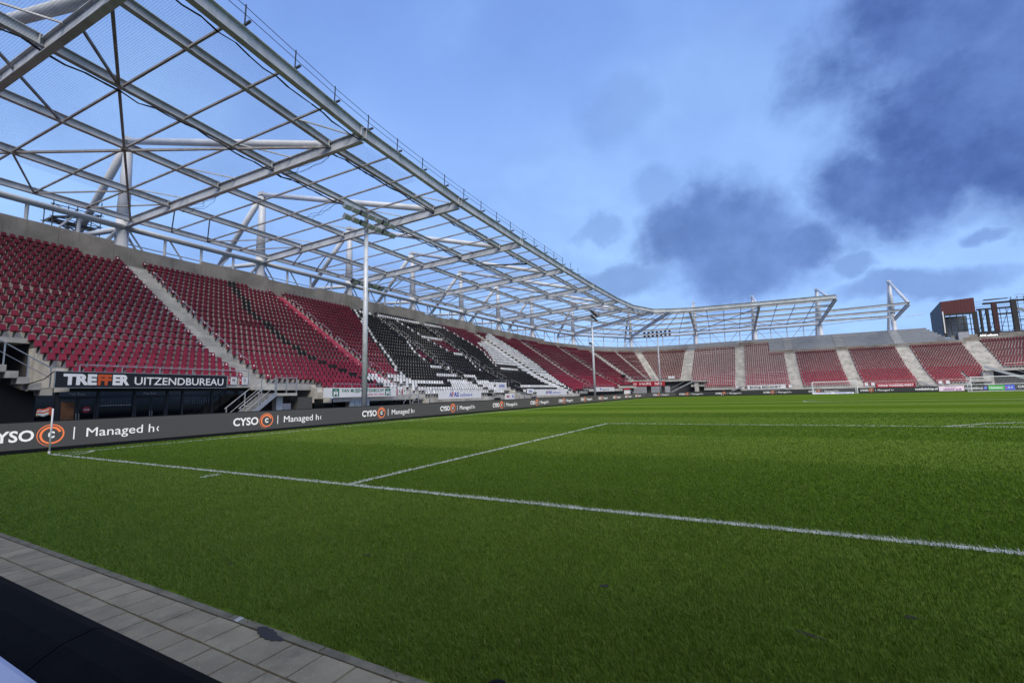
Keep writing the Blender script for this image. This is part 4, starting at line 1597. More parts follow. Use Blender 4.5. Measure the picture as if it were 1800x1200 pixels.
def flood(lab, base, h, bar, face, tops, n, half, lowz=None, dark=False, r0=0.195):
    t = thing('floodlight_pole', lab, 'floodlight', base, 'floodlight poles round the pitch')
    x, y, _ = base
    MB().tube((x, y, 0), (x, y, h), r0, r0 * .72, 18).build('pole', 'pole_galvanised', t, smooth=True)
    MB().box((x - .35, y - .35, 0), (x + .35, y + .35, .05)).build('base_plate', 'galvanised', t)
    bar, face = np.array(bar), np.array(face)
    for z in tops:
        c = np.array([x, y]) + face * 0.22
        a, b = c - bar * half, c + bar * half
        MB().beam((*a, z), (*b, z), 0.10, 0.10).build('cross_bar', 'galvanised', t)
        for i in range(n):
            q = c + bar * half * (2 * i / (n - 1) - 1)
            m, g = MB(), MB()
            lamp(m, g, (*(q + face * 0.20), z - 0.16), face, 0.75)
            lo = m.build('lamp', 'lamp_dark' if dark or i % 3 == 2 else 'galvanised', t)
            g.build('glass', 'lamp_glass' if not dark else 'lamp_dark', lo)
    MB().tube((x, y, h - .2), (x, y, h + .25), r0 * .75, n=12).build('head', 'pole_galvanised', t)
    if lowz:
        c = np.array([x, y]) - face * 0.1
        a, b = c - bar * 0.9, c + bar * 1.7
        MB().beam((*a, lowz + .12), (*b, lowz + .12), 0.08, 0.08).build('cross_bar', 'galvanised', t)
        for i in range(5):
            q = c + bar * (-0.75 + 0.6 * i)
            m, g = MB(), MB()
            lamp(m, g, (*(q - face * 0.15), lowz), -face if i % 2 else face, 0.9, 0.95)
            lo = m.build('lamp', 'lamp_dark' if i % 2 == 0 else 'galvanised', t)
            g.build('glass', 'lamp_glass', lo)
    return t


fp1 = flood('tall grey floodlight pole nearest the camera, behind the left boards', (-3.0, 16.40, 0), 14.25, (0.0, 1.0), (1.0, 0.0), (14.45, 13.75), 7, 2.1, 9.55)
fp2 = flood('grey floodlight pole at the far end of the left boards', (-3.0, 66.0, 0), 14.3, (-0.15, 0.989), (0.989, 0.15), (14.7, 13.9), 7, 2.4, 9.5, True, 0.20)
fp3 = flood('thin floodlight pole with two level rows of lamps at far corner', (-0.4, 108.6, 0), 15.6, (1.0, 0.0), (0.0, -1.0), (16.0, 15.15), 7, 3.0, None, True, 0.19)

# ================================================================== ADVERTISING BOARDS
def arc_logo(mb, c, ax, ay, sc, mi):
    """spiral emblem: a thick inner C that unrolls into a thin outer ring"""
    ax, ay, c = map(np.array, (ax, ay, c))
    nz = np.cross(ax, ay) * 0.006
    P = []
    N = 44
    for i in range(N + 1):
        f = i / N
        a = R(20 + 605 * f)
        rad = 0.235 + 0.155 * f
        th = 0.066 * (1 - f) ** 0.9 + 0.012
        for rr in (rad - th / 2, rad + th / 2):
            P.append(c + ax * rr * math.cos(a) * sc + ay * rr * math.sin(a) * sc + nz)
    mb.add(P, [(2 * i, 2 * i + 1, 2 * i + 3, 2 * i + 2) for i in range(N)], mi)


def cyso(t, o, ax, scale_x=1.0, nz=(0, 0, 0)):
    """CYSO (C) | Managed ho, laid out about the emblem's centre o (height 0.57)"""
    ax = np.array(ax, float)
    ay = np.array([0, 0, 1.0])
    o = np.array(o, float)
    L = lambda dx, dz: o + ax * dx * scale_x + ay * dz
    mb = MB()
    letters('CYSO', L(-1.68, -0.17), ax, ay, 1.24 * scale_x, 0.35, None, None, bold=0.022, mb=mb, mi=0)
    mb.obox(L(0.61, 0.0), ax, ay, np.cross(ax, ay), 0.016, 0.22, 0.004, 0)
    letters('Managed h', L(0.96, -0.16), ax, ay, 2.17 * scale_x, 0.32, None, None, mb=mb, mi=0)
    # the screen cuts the next letter to a sliver
    c0 = L(3.34, -0.045)
    P = []
    for i in range(9):
        a = R(118 + 124 * i / 8)
        for rr in (0.085, 0.125):
            P.append(c0 + ax * rr * math.cos(a) + ay * rr * 0.95 * math.sin(a) + np.cross(ax, ay) * 0.005)
    mb.add(P, [(2 * i, 2 * i + 1, 2 * i + 3, 2 * i + 2) for i in range(8)], 0)
    letters('C', L(-0.085, -0.105), ax, ay, 0.17, 0.20, None, None, bold=0.05, mb=mb, mi=0)
    mb.build('lettering', 'lit_white', t)
    e = MB()
    arc_logo(e, L(0, 0), ax, ay, 1.0, 0)
    e.build('emblem', 'lit_orange', t)


def led_board(lab, p0, p1, zb=0.0, dark=False, npan=8, grp='boards with the repeated white and orange message', foot=0.13, h=1.04):
    """display board from p0 to p1 (plan), its face on the right-hand side of travel"""
    p0, p1 = np.array(p0, float), np.array(p1, float)
    d = p1 - p0
    L = np.linalg.norm(d)
    d /= L
    n2 = np.array([d[1], -d[0]])
    t = thing('advertising_board', lab, 'board', (*((p0 + p1) / 2), zb), grp)
    d3, n3 = np.array([*d, 0]), np.array([*n2, 0])
    mid = np.array([*((p0 + p1) / 2), zb])
    up = np.array([0, 0, 1.0])
    MB().obox(mid - n3 * 0.10 + up * (foot / 2), d3, n3, up, L / 2 - .005, 0.11, foot / 2).build('foot', 'black_paint', t)
    MB().obox(mid - n3 * 0.075 + up * ((foot + h + .03) / 2), d3, n3, up, L / 2 - .004, 0.06, (h + .03 - foot) / 2).build('cabinet', 'black_paint', t)
    for i in range(npan):
        c = np.array([*(p0 + d * L * (i + .5) / npan), zb]) + up * ((foot + h) / 2) - n3 * 0.008
        MB().obox(c, d3, n3, up, L / npan / 2 - 0.0025, 0.0075, (h - foot) / 2 - .003).build('screen_panel', 'screen_far' if dark else 'screen', t)
    return t, d3


NLEFT = 13
for i in range(-1, NLEFT - 1):
    yc = 0.33 + 8.04 * i
    y0, y1 = yc - 3.0, yc + 5.04
    if i < 0:
        y0 = -9.0
    if i == NLEFT - 2:
        y1 = 96.5
    if i == -1:
        lab = 'grey display board at left edge, left of the corner flag'
    elif i == 0:
        lab = 'grey display board directly behind the corner flag'
    else:
        lab = 'grey display board along the left touchline, %s past the corner flag one' % ordinal(i)
    t, ax = led_board(lab, (-1.5, y0), (-1.5, y1))
    if i >= 0:
        cyso(t, (-1.5, yc + 0.08, 0.58), (0, 1, 0))
# angled corner board and the far row
t, ax = led_board('grey display board set at an angle across the far left corner', (-1.5, 96.6), (3.2, 107.2), npan=8)
cyso(t, (*(np.array([-1.5, 96.6]) + np.array([4.7, 10.6]) * .42), 0.58), np.array([4.7, 10.6, 0]) / np.linalg.norm([4.7, 10.6]), 1.25)
for i, xc in enumerate((5.75, 13.64, 23.2, 31.5, 40.25)):
    t, ax = led_board('dark display board in the far row, %s from the left corner' % ordinal(i + 1), (3.3, 107.5) if i == 0 else ((xc - 3.6), 107.5), ((13.64 - 3.62, 23.2 - 3.62, 31.5 - 3.62, 40.25 - 3.62, 46.6)[i], 107.5), dark=True, npan=8)
    cyso(t, (xc, 107.5, 0.56), (1, 0, 0), 1.05)
AX, AZ = (1, 0, 0), (0, 0, 1)


def far_panel(lab, x0, x1, bgm):
    t, ax = led_board(lab, (x0, 107.5), (x1, 107.5), dark=True, npan=3, grp='other boards of the far row')
    if bgm:
        MB().box((x0 + .01, 107.486, 0.14), (x1 - .01, 107.492, 1.03)).build('picture', bgm, t)
    return t


t = far_panel('dark display board with a white web address, right of the far goal', 46.62, 50.36, None)
letters('voetbalshop.nl', (46.9, 107.5, 0.42), AX, AZ, 3.3, 0.40, 'lit_white', t, bold=0.02)
t = far_panel('pale pink display board with purple lettering in the far row', 50.38, 53.95, 'lit_pink')
letters('VHC', (51.2, 107.484, 0.62), AX, AZ, 1.7, 0.30, 'letter_purple', t)
mb = MB().box((51.0, 107.480, 0.30), (52.6, 107.484, 0.50)).box((52.75, 107.480, 0.24), (53.1, 107.484, 0.44)).box((53.2, 107.480, 0.26), (53.5, 107.484, 0.52))
mb.build('device', 'letter_purple', t)
t = far_panel('dark display board with white script and a round blue badge', 53.97, 57.12, None)
letters('Dusseldorp', (54.1, 107.5, 0.40), AX, AZ, 2.35, 0.36, 'lit_white', t, bold=0.02)
mb = MB()
mb.add([(56.78 + .24 * math.cos(a * math.pi / 8), 107.486, 0.57 + .27 * math.sin(a * math.pi / 8)) for a in range(16)], [tuple(range(16))]).build('badge', 'lit_blue', t)
letters('//', (56.66, 107.484, 0.46), AX, AZ, 0.24, 0.24, 'lit_white', t)
t = far_panel('bright green display board with white lettering in the far row', 57.14, 59.32, 'lit_green')
letters('Heineken', (57.3, 107.484, 0.42), AX, AZ, 1.7, 0.34, 'lit_white', t, bold=0.02)
t = far_panel('bright blue display board with a red star shape in the far row', 59.34, 60.6, 'lit_blue')
letters('0.0', (59.7, 107.484, 0.42), AX, AZ, 0.6, 0.3, 'lit_white', t)
st = []
for a in range(10):
    rr = 0.2 if a % 2 == 0 else 0.085
    st.append((59.5 + rr * math.sin(a * math.pi / 5), 107.480, 0.55 + rr * math.cos(a * math.pi / 5)))
MB().add(st, [tuple(range(10))]).build('star', 'lit_red', t)
t = far_panel('dark display board cut by the right edge of the picture', 60.62, 66.0, None)
letters('CAY', (61.0, 107.5, 0.52), AX, AZ, 1.2, 0.34, 'lit_white', t, bold=0.02)

# ================================================================== SIGNS ON THE LEFT STAND
YA = (0, 1, 0)


def sign_x(lab, x, y0, y1, z0, z1, bgm, cat='sign', grp=None, npan=1, name='sign', yaw=0.0):
    t = thing(name, lab, cat, (x, (y0 + y1) / 2, z0), grp)
    w_ = (y1 - y0) / npan
    for i in range(npan):
        MB().box((x - 0.05, y0 + i * w_ + .004, z0), (x, y0 + (i + 1) * w_ - .004, z1)).build('panel', bgm, t)
    return t


def sign_line(lab, p0, p1, z0, z1, bgm, npan=1, grp=None):
    """flat sign from p0 to p1 in plan, its face to the right-hand side of travel; returns it and a point finder"""
    p0, p1 = np.array([*p0, 0.0]), np.array([*p1, 0.0])
    L = np.linalg.norm(p1 - p0)
    d = (p1 - p0) / L
    n = np.cross(d, (0, 0, 1.0))
    t = thing('sign', lab, 'sign', ((p0 + p1)[0] / 2, (p0 + p1)[1] / 2, z0), grp)
    for i in range(npan):
        MB().obox(p0 + d * L * (i + .5) / npan + (0, 0, (z0 + z1) / 2) - n * .025, d, n, (0, 0, 1.0), L / npan / 2 - .004, .025, (z1 - z0) / 2).build('panel', bgm, t)
    return t, d, n, L, (lambda x, z, o=0.0: p0 + d * x + np.array([0, 0, z]) + n * o)


t, d, n, L, at_ = sign_line('wide black sign with white and orange lettering below the red seats', (-8.56, 2.44), (-9.14, 10.70), 2.44, 3.20, 'black_board', 3)
for x in (0.0, L):
    MB().obox(at_(x, 2.82), d, n, (0, 0, 1.0), .014, .03, .40).build('frame', 'galvanised', t)
for z in (2.43, 3.21):
    MB().obox(at_(L / 2, z), d, n, (0, 0, 1.0), L / 2 - .015, .03, .012).build('frame', 'galvanised', t)
for body, x, wd, mm in (('TRE', 0.31, 1.30, 'letter_white'), ('FF', 1.65, 0.57, 'letter_orange'), ('ER', 2.27, 0.74, 'letter_white')):
    letters(body, at_(x, 2.60), d, AZ, wd, 0.47, mm, t, bold=0.055)
letters('UITZENDBUREAU', at_(3.24, 2.60), d, AZ, 4.82, 0.40, 'letter_white', t, bold=0.012)
for body, x0, x1, lab, arrow in (('N', 8.35, 8.94, 'small white block sign with letter N beside the stairs', '<'), ('O', 9.10, 9.70, 'small white block sign with letter O beside the stairs', '>')):
    t, d, n, L, a2 = sign_line(lab, at_(x0, 0)[:2], at_(x1, 0)[:2], 2.66, 3.12, 'white_board', 1, 'block letter signs')
    MB().obox(a2(.09, 2.89, .002), d, n, (0, 0, 1.0), .085, .002, .225).build('red_band', 'sign_red', t)
    letters(body, a2(.30, 2.84), d, AZ, 0.17, 0.20, 'letter_black', t, bold=0.03)
    letters(arrow, a2(.045, 2.86), d, AZ, 0.09, 0.15, 'letter_white', t, bold=0.03, out=.006)
    letters('rij 1-23', a2(.25, 2.73), d, AZ, 0.27, 0.05, 'letter_black', t)
t = sign_x('long white sign with green emblems, crossed by the floodlight pole', -7.0, 16.35, 23.8, 1.67, 2.38, 'white_board', npan=3)
xx = -6.998
letters('VAN MUIJEN BETONBOUW', (xx, 17.95, 2.05), YA, AZ, 4.4, 0.25, 'letter_green', t, bold=0.02)
letters('passie voor beton', (xx, 20.5, 1.79), YA, AZ, 1.9, 0.17, 'letter_red', t, shear=0.3)
for y in (17.1, 22.5):
    MB().box((-6.999, y, 1.74), (-6.994, y + .62, 2.32)).build('emblem', 'letter_green', t)
    letters('M', (-6.992, y + .12, 1.80), YA, AZ, 0.38, 0.30, 'letter_white', t, bold=0.04)
    letters('v', (-6.992, y + .22, 2.12), YA, AZ, 0.18, 0.17, 'letter_white', t)
for body, y0, lab in (('O', 23.88, 'small white block sign right of the green emblem sign'), ('P', 24.54, 'small white block sign with letter P above the lower stairs')):
    t = sign_x(lab, -7.0, y0, y0 + .52, 1.80, 2.30, 'white_board', grp='block letter signs')
    MB().box((-6.999, y0 + .005, 1.805), (-6.995, y0 + .14, 2.295)).build('red_band', 'sign_red', t)
    letters(body, (-6.994, y0 + .26, 1.98), YA, AZ, 0.15, 0.20, 'letter_black', t, bold=0.03)
for (x, y0, y1, z0, z1, lab, a0, a1) in ((-6.2, 28.74, 36.32, 1.28, 2.02, 'white banner with blue and red lettering, nearer of the two', 30.46, 34.5),
                                         (-6.2, 50.6, 61.6, 1.30, 2.05, 'white banner with blue and red lettering, farther of the two', 53.5, 59.0)):
    t = sign_x(lab, x, y0, y1, z0, z1, 'white_board', 'banner', npan=1, name='banner')
    k_ = (a1 - a0)
    letters('AF', (x + .003, a0, z0 + .21), YA, AZ, 0.17 * k_, 0.42, 'letter_blue', t, bold=0.03)
    letters('F', (x + .006, a0 + .105 * k_, z0 + .21), YA, AZ, 0.07 * k_, 0.42, 'letter_red', t, bold=0.03)
    letters('AS', (x + .003, a0 + .185 * k_, z0 + .21), YA, AZ, 0.215 * k_, 0.42, 'letter_blue', t, bold=0.03)
    letters('software', (x + .003, a0 + .45 * k_, z0 + .21), YA, AZ, 0.55 * k_, 0.34, 'letter_blue', t, shear=0.12)
for (y0, y1, z0, z1, body, mm, lab) in ((39.3, 41.7, 2.18, 2.99, 'AFAS', 'letter_blue', 'white board with blue letters hung high in the seating gap'), (41.35, 42.75, 0.98, 1.66, 'MC', 'letter_red', 'small white box with red letters behind the left boards'),
                                        (42.78, 43.65, 0.98, 1.64, 'S', 'letter_blue', 'narrow white board with one blue letter behind the left boards'), (47.25, 49.0, 1.60, 2.24, 'AFAS', 'letter_blue', 'small white board with blue letters right of the red lettered box')):
    t = sign_x(lab, -6.0, y0, y1, z0, z1, 'white_board')
    letters(body, (-5.997, y0 + .25 * (y1 - y0), z0 + .28 * (z1 - z0)), YA, AZ, .55 * (y1 - y0), .42 * (z1 - z0), mm, t, bold=0.03)
t = sign_x('dark sign with white lettering left of the second floodlight pole', -5.9, 66.0, 71.5, 1.45, 2.0, 'black_board')
letters('automotive', (-5.897, 66.6, 1.56), YA, AZ, 4.2, 0.28, 'letter_white', t, bold=0.01)
t = sign_x('white sign with grey lettering right of the second floodlight pole', -5.4, 74.0, 86.0, 1.65, 2.45, 'white_board')
letters('P', (-5.397, 76.5, 1.85), YA, AZ, 0.8, 0.4, 'letter_blue', t, bold=.04)
letters('sport', (-5.397, 77.8, 1.85), YA, AZ, 4.4, 0.36, 'letter_black', t)

# red welcome sign under the far left corner, three panels
ends = [(150.2, 153.0, 'om'), (153.2, 163.5, 'in het AFAS'), (163.8, 176.5, 'Stadion')]
t = thing('sign', 'long red sign with white lettering under the far left corner seats', 'sign', P3(162, off(5) + .4, 2.6))
for s0, s1, body in ends:
    a, b = np.array(P3(s0, off(5) + .95, 2.75)), np.array(P3(s1, off(5) + .95, 2.75))
    d = b - a
    L = np.linalg.norm(d)
    d /= L
    n3 = np.cross(d, (0, 0, 1))
    MB().obox((a + b) / 2 + (0, 0, .62), d, n3, (0, 0, 1), L / 2, 0.04, 0.62).build('panel', 'sign_red', t)
    letters(body, a + d * 0.12 * L + n3 * 0.042 + (0, 0, .36), d, AZ, 0.74 * L if body != 'Stadion' else 0.62 * L, 0.62, 'letter_white', t, bold=0.015)

# banners on the far stand
t = thing('banner', 'white hand painted banner with black letters on the far stand', 'banner', (22.2, 114.0, 1.3))
zf = lambda s: at(s, off(-3) + .74)
MB().box((18.3, 113.99, 1.28), (26.0, 114.02, 2.18)).build('sheet', 'white_board', t)
letters('BON$ BEDANKT', (18.8, 113.988, 1.46), AX, AZ, 6.3, 0.52, 'letter_black', t, bold=0.03)
t = thing('banner', 'red banner with white capital lettering on the far stand', 'banner', (45.4, 114.0, 1.0))
MB().box((42.2, 113.99, 1.0), (48.6, 114.02, 1.84)).build('sheet', 'sign_red', t)
letters('VOMAR VOORDEELMARKT', (42.5, 113.988, 1.22), AX, AZ, 5.8, 0.40, 'letter_white', t, bold=0.03)
FS = [(15.6, 'white block sign below the left railed seats, left one'), (16.55, 'white block sign below the left railed seats, right one'), (26.4, 'white block sign at the end of the painted banner'), (40.2, 'white block sign left of the red banner, farther one'), (41.3, 'white block sign touching the left end of the red banner'),
      (52.0, 'white block sign above the pale pink board, left one'), (53.1, 'white block sign above the pale pink board, right one')]
for x, lab in FS:
    t = thing('sign', lab, 'sign', (x + .35, 114.0, 1.5), 'block letter signs')
    MB().box((x, 113.98, 1.45), (x + .72, 114.02, 2.1)).build('panel', 'white_board', t)
    MB().box((x + .005, 113.974, 1.455), (x + .16, 113.978, 2.095)).build('red_band', 'sign_red', t)
for s, lab in ((179.0, 'white block sign on the corner rail, left one'), (180.5, 'white block sign on the corner rail, right one'), (252.5, 'white block sign on the far right corner rail, left one'), (254.2, 'white block sign on the far right corner rail, right one')):
    a = np.array(P3(s, off(5) + .72, ztread(5) + .35))
    b = np.array(P3(s + .9, off(5) + .72, ztread(5) + .35))
    d = (b - a) / np.linalg.norm(b - a)
    t = thing('sign', lab, 'sign', tuple(a), 'block letter signs')
    MB().obox((a + b) / 2 + (0, 0, .33), d, np.cross(d, (0, 0, 1)), (0, 0, 1), 0.40, 0.02, 0.33).build('panel', 'white_board', t)

# ================================================================== UNDER THE LEFT STAND
fac = thing('glazed_facade', 'black glazed front with double doors under the left stand', 'facade', (-10.4, 7, 0))
FX = -10.4
MB().box((FX - .5, 2.2, 2.28), (FX + .02, 13.0, 2.46)).build('lintel', 'frame_black', fac)
bays = [2.3, 3.12, 4.75, 6.34, 7.98, 8.8, 10.5, 12.9]
for y in bays:
    MB().box((FX - .10, y - .06, 0), (FX + .05, y + .06, 2.28)).build('mullion', 'frame_black', fac)
for a, b in zip(bays[:-1], bays[1:]):
    door = (a, b) in ((3.12, 4.75), (6.34, 7.98))
    MB().box((FX - .05, a + .06, 1.98), (FX + .035, b - .06, 2.04)).build('transom', 'frame_black', fac)
    MB().box((FX - .02, a + .06, 2.04), (FX, b - .06, 2.28)).build('pane', 'dark_glass', fac)
    if door:
        m_ = (a + b) / 2
        for i, (c, d) in enumerate(((a + .07, m_ - .008), (m_ + .008, b - .07))):
            dr = MB().box((FX - .03, c, 0.02), (FX + .03, c + .075, 1.97)).box((FX - .03, d - .075, 0.02), (FX + .03, d, 1.97)).box((FX - .03, c + .075, 1.89), (FX + .03, d - .075, 1.97)).box((FX - .03, c + .075, 0.02), (FX + .03, d - .075, 0.24)).build('door', 'frame_black', fac)
            MB().box((FX - .012, c + .075, .24), (FX + .008, d - .075, 1.89)).build('pane', 'dark_glass', dr)
            yh = (d - .05) if i == 0 else (c + .05)
            MB().path([(FX + .03, yh, .80), (FX + .11, yh, .84), (FX + .11, yh, 1.12), (FX + .03, yh, 1.16)], 0.016, 6).build('handle', 'galvanised', dr)
        letters('Piet Buis', (FX + .004, m_ - .36, 2.11), YA, AZ, 0.62, 0.115, 'letter_white', fac)
    else:
        MB().box((FX - .02, a + .06, 0.12), (FX, b - .06, 1.98)).build('pane', 'dark_glass', fac)
        MB().box((FX - .03, a + .06, 0.0), (FX + .03, b - .06, 0.12)).build('sill', 'frame_black', fac)
# warm wood panelling glimpsed in the left door
MB().box((FX + .010, 3.30, 0.75), (FX + .014, 3.82, 1.78)).build('wood_panel', 'brown_wood', fac)
t = thing('no_entry_sign', 'round red no entry sign on the dark glass door', 'sign', (FX + .05, 4.28, 1.32))
mb = MB()
cc = [(FX + .034, 4.30 + .165 * math.cos(a * math.pi / 12), 1.34 + .165 * math.sin(a * math.pi / 12)) for a in range(24)]
mb.add(cc, [tuple(range(24))]).build('disc', 'letter_red', t)
MB().box((FX + .036, 4.18, 1.315), (FX + .040, 4.42, 1.365)).build('bar', 'letter_white', t)
# perforated shading stickers in two window bays
for (a, b) in ((4.9, 6.2), (8.9, 10.4)):
    mb = MB()
    for iy in range(11):
        for iz in range(4):
            y, z = a + (b - a) * (iy + .5) / 11, 1.55 + .1 * iz
            mb.box((FX + .004, y - .012, z - .012), (FX + .006, y + .012, z + .012))
    o = mb.build('window_dots', 'galvanised', fac)
    o['kind'] = 'stuff'
MB().box((FX + .006, 4.85, 1.52), (FX + .010, 6.25, 1.535)).build('light_strip', 'letter_white', fac)

# black bulk and concrete steps at the far left under the stand
t = thing('undercroft_block', 'black sloping underside of the corner steps at left edge', 'wall', (-9.6, 0.5, 0))
MB().prism([(-14, 0.0), (2.2, 0.0), (2.2, 2.28), (1.7, 2.36), (-0.9, 3.9), (-14, 3.9)], (-10.45, 0, 0), (0, 1, 0), (0, 0, 1), (1, 0, 0), 0.55).build('black_face', 'black_paint', t)
t = thing('corner_steps', 'concrete steps with grey railing dropping to the black sign', 'stairs', (-9.3, 1.6, 2.4))
for i in range(9):
    y = 2.55 - i * 0.40
    z = 2.40 + i * 0.27
    MB().box((-9.85, y - .42, z - .32), (-9.05, y, z)).build('step', 'concrete', t)
rp = lambda i, h: (-9.10, 2.45 - i * .40, 2.40 + i * .27 + h)
for i in range(0, 9, 2):
    MB().beam(rp(i, 0), rp(i, 0.98), 0.05, 0.05, (1, 0, 0)).build('post', 'galvanised', t)
MB().tube(rp(0, .98), rp(8.4, .98), 0.028, n=6).build('rail', 'galvanised', t)
MB().tube(rp(0, .5), rp(8.4, .5), 0.018, n=6).build('rail', 'galvanised', t)
MB().box((-9.12, 1.2 - 3.3, 5.0), (-9.08, 1.2 - 1.55, 6.25)).build('mesh_panel', 'mesh_grey', t)
c_ = thing('cable', 'black cable drooping from the stand down to the left edge', 'cable', (-8.9, 1.5, 2.5))
pp = [(-9.0, 2.66, 3.24), (-8.95, 2.5, 3.2), (-8.95, 2.2, 2.85), (-8.95, 1.7, 2.62), (-8.95, 1.0, 2.52), (-8.95, 0.2, 2.5), (-8.95, -1.0, 2.62), (-8.95, -2.5, 2.7)]
MB().path(pp, 0.022, 6).build('line', 'black_rubber', c_)

# metal staircase from the hard standing up to the block
t = thing('metal_staircase', 'grey metal staircase with railings beside the pale concrete stairs', 'stairs', (-8.2, 12, 0))
NS = 9
for i in range(NS):
    f = (i + 1) / NS
    y, z = 10.75 + 2.2 * i / NS, 0.2 + 1.85 * f
    MB().box((-8.95, y, z - .04), (-7.52, y + .27, z)).box((-8.95, y, z - .20), (-7.52, y + .02, z - .04)).build('step', 'galvanised', t)
for x in (-8.98, -7.50):
    MB().beam((x, 10.62, 0.12), (x, 13.0, 2.0), 0.05, 0.24).build('stringer', 'galvanised', t)
    MB().tube((x, 10.55, 1.12), (x, 12.95, 3.05), 0.026, n=6).build('rail', 'galvanised', t)
    MB().tube((x, 10.6, .62), (x, 12.95, 2.55), 0.018, n=6).build('rail', 'galvanised', t)
    for y, z in ((10.65, 0.15), (11.8, 1.05), (12.93, 2.0)):
        MB().beam((x, y, z), (x, y, z + 1.05), 0.06, 0.06, (1, 0, 0)).build('post', 'galvanised', t)
MB().box((-9.3, 12.98, 1.86), (-7.48, 14.55, 2.04)).build('platform', 'concrete', t)
for y in (13.02, 13.75, 14.50):
    MB().beam((-7.52, y, 2.04), (-7.52, y, 3.08), 0.055, 0.055, (1, 0, 0)).build('post', 'galvanised', t)
MB().tube((-7.52, 13.0, 3.08), (-7.52, 14.52, 3.08), 0.026, n=6).tube((-7.52, 14.52, 3.08), (-9.2, 14.52, 3.08), 0.026, n=6).tube((-7.52, 13.0, 2.55), (-7.52, 14.52, 2.55), 0.018, n=6).build('rail', 'galvanised', t)
MB().box((-8.75, 13.58, 0), (-8.3, 14.05, 1.86)).build('support_column', 'white_board', t)

# glazing, grey blocks and cabinets further along under the stand
f2 = thing('glazed_facade', 'dark glass front below the white sign with green emblems', 'facade', (-8.3, 20, 0))
for a, b in zip(np.arange(16.6, 27, 1.7), np.arange(18.3, 28.7, 1.7)):
    MB().box((-8.32, a, 0.1), (-8.30, b - .08, 1.6)).build('pane', 'dark_glass', f2)
    MB().box((-8.36, b - .08, 0), (-8.26, b, 1.6)).build('mullion', 'frame_black', f2)
letters('parkeren', (-8.29, 23.2, 1.42), YA, AZ, 1.3, 0.12, 'letter_white', f2)
t = thing('block_pillar', 'rough grey block pillar right of the metal staircase', 'pillar', (-8.0, 15.1, 0))
MB().box((-8.4, 14.75, 0), (-7.7, 15.95, 1.75)).build('shaft', 'block_grey', t)
t = thing('cabinet', 'row of silver cabinets left of the floodlight pole', 'cabinet', (-7.6, 19.9, 0))
for i in range(4):
    MB().box((-7.9, 19.1 + i * .52, 0.05), (-7.4, 19.58 + i * .52, 1.5)).build('door', 'galvanised', t)
t = thing('metal_staircase', 'small grey stairs with railing right of the letter P sign', 'stairs', (-6.8, 26.4, 0))
for i in range(6):
    MB().box((-7.6, 25.6 + i * .27, .22 + i * .24), (-6.6, 25.87 + i * .27, .27 + i * .24)).build('step', 'galvanised', t)
for x in (-7.6, -6.6):
    MB().tube((x, 25.4, 1.05), (x, 27.3, 2.55), 0.026, n=6).build('rail', 'galvanised', t)
    for y, z in ((25.45, 0), (26.3, .8), (27.25, 1.5)):
        MB().beam((x, y, z), (x, y, z + 1.05), 0.055, 0.055, (1, 0, 0)).build('post', 'galvanised', t)
# clutter of rails and boxes in the gap between blocks
t = thing('access_rails', 'cluster of grey rails and steps in the gap below the black stairs', 'railing', (-6.5, 46.5, 0))
for y in np.arange(43.8, 50.3, 0.8):
    MB().beam((-6.2, y, 0), (-6.2, y, 1.75), 0.05, 0.05, (1, 0, 0)).build('post', 'galvanised', t)
for z in (1.75, 1.2, .7):
    MB().tube((-6.2, 43.8, z), (-6.2, 50.2, z), 0.026, n=6).build('rail', 'galvanised', t)
for i in range(7):
    MB().box((-8.6, 45.0 + i * .3, .2 + i * .25), (-6.7, 45.3 + i * .3, .26 + i * .25)).build('step', 'concrete_bare', t)
# far left corner: posts, stair and dark openings under the red sign
t = thing('metal_staircase', 'long grey stairs rising left to right under the far corner', 'stairs', (3, 116.5, 0))
for i in range(14):
    MB().box((-1.0 + i * .52, 117.0, .2 + i * .25), (-.45 + i * .52, 118.4, .28 + i * .25)).build('step', 'galvanised', t)
for y in (117.0, 118.4):
    MB().beam((-1.2, y, .2), (6.4, y, 3.85), 0.06, 0.24).build('stringer', 'galvanised', t)
    MB().beam((-1.2, y, 1.25), (6.4, y, 4.9), 0.05, 0.05).build('rail', 'galvanised', t)
MB().box((6.4, 116.6, 3.5), (9.6, 118.6, 3.75)).build('platform', 'concrete', t)
MB().box((6.4, 116.9, 0), (7.35, 117.8, 3.5)).build('support_column', 'concrete', t)
for i in range(6):
    MB().beam((6.5 + i * .6, 116.65, 3.75), (6.5 + i * .6, 116.65, 4.8), 0.05, 0.05, (1, 0, 0)).build('post', 'galvanised', t)
MB().beam((6.4, 116.65, 4.8), (9.6, 116.65, 4.8), 0.05, 0.05).build('rail', 'galvanised', t)
t = thing('metal_staircase', 'grey stair rail sloping down left of the red sign', 'stairs', (-8.2, 104, 0))
MB().beam((-8.8, 101.5, 3.9), (-6.2, 108.0, .6), 0.10, 0.30).build('stringer', 'galvanised', t)
MB().beam((-8.8, 101.5, 4.9), (-6.2, 108.0, 1.6), 0.06, 0.06).build('rail', 'galvanised', t)
t = thing('kiosk', 'small white box kiosk with a red top near the far corner', 'kiosk', (-5.6, 97.6, 0))
MB().box((-6.3, 96.9, 0), (-5.2, 98.3, 1.9)).build('body', 'white_board', t)
MB().box((-6.4, 96.8, 1.9), (-5.1, 98.4, 2.3)).build('top', 'sign_red', t)
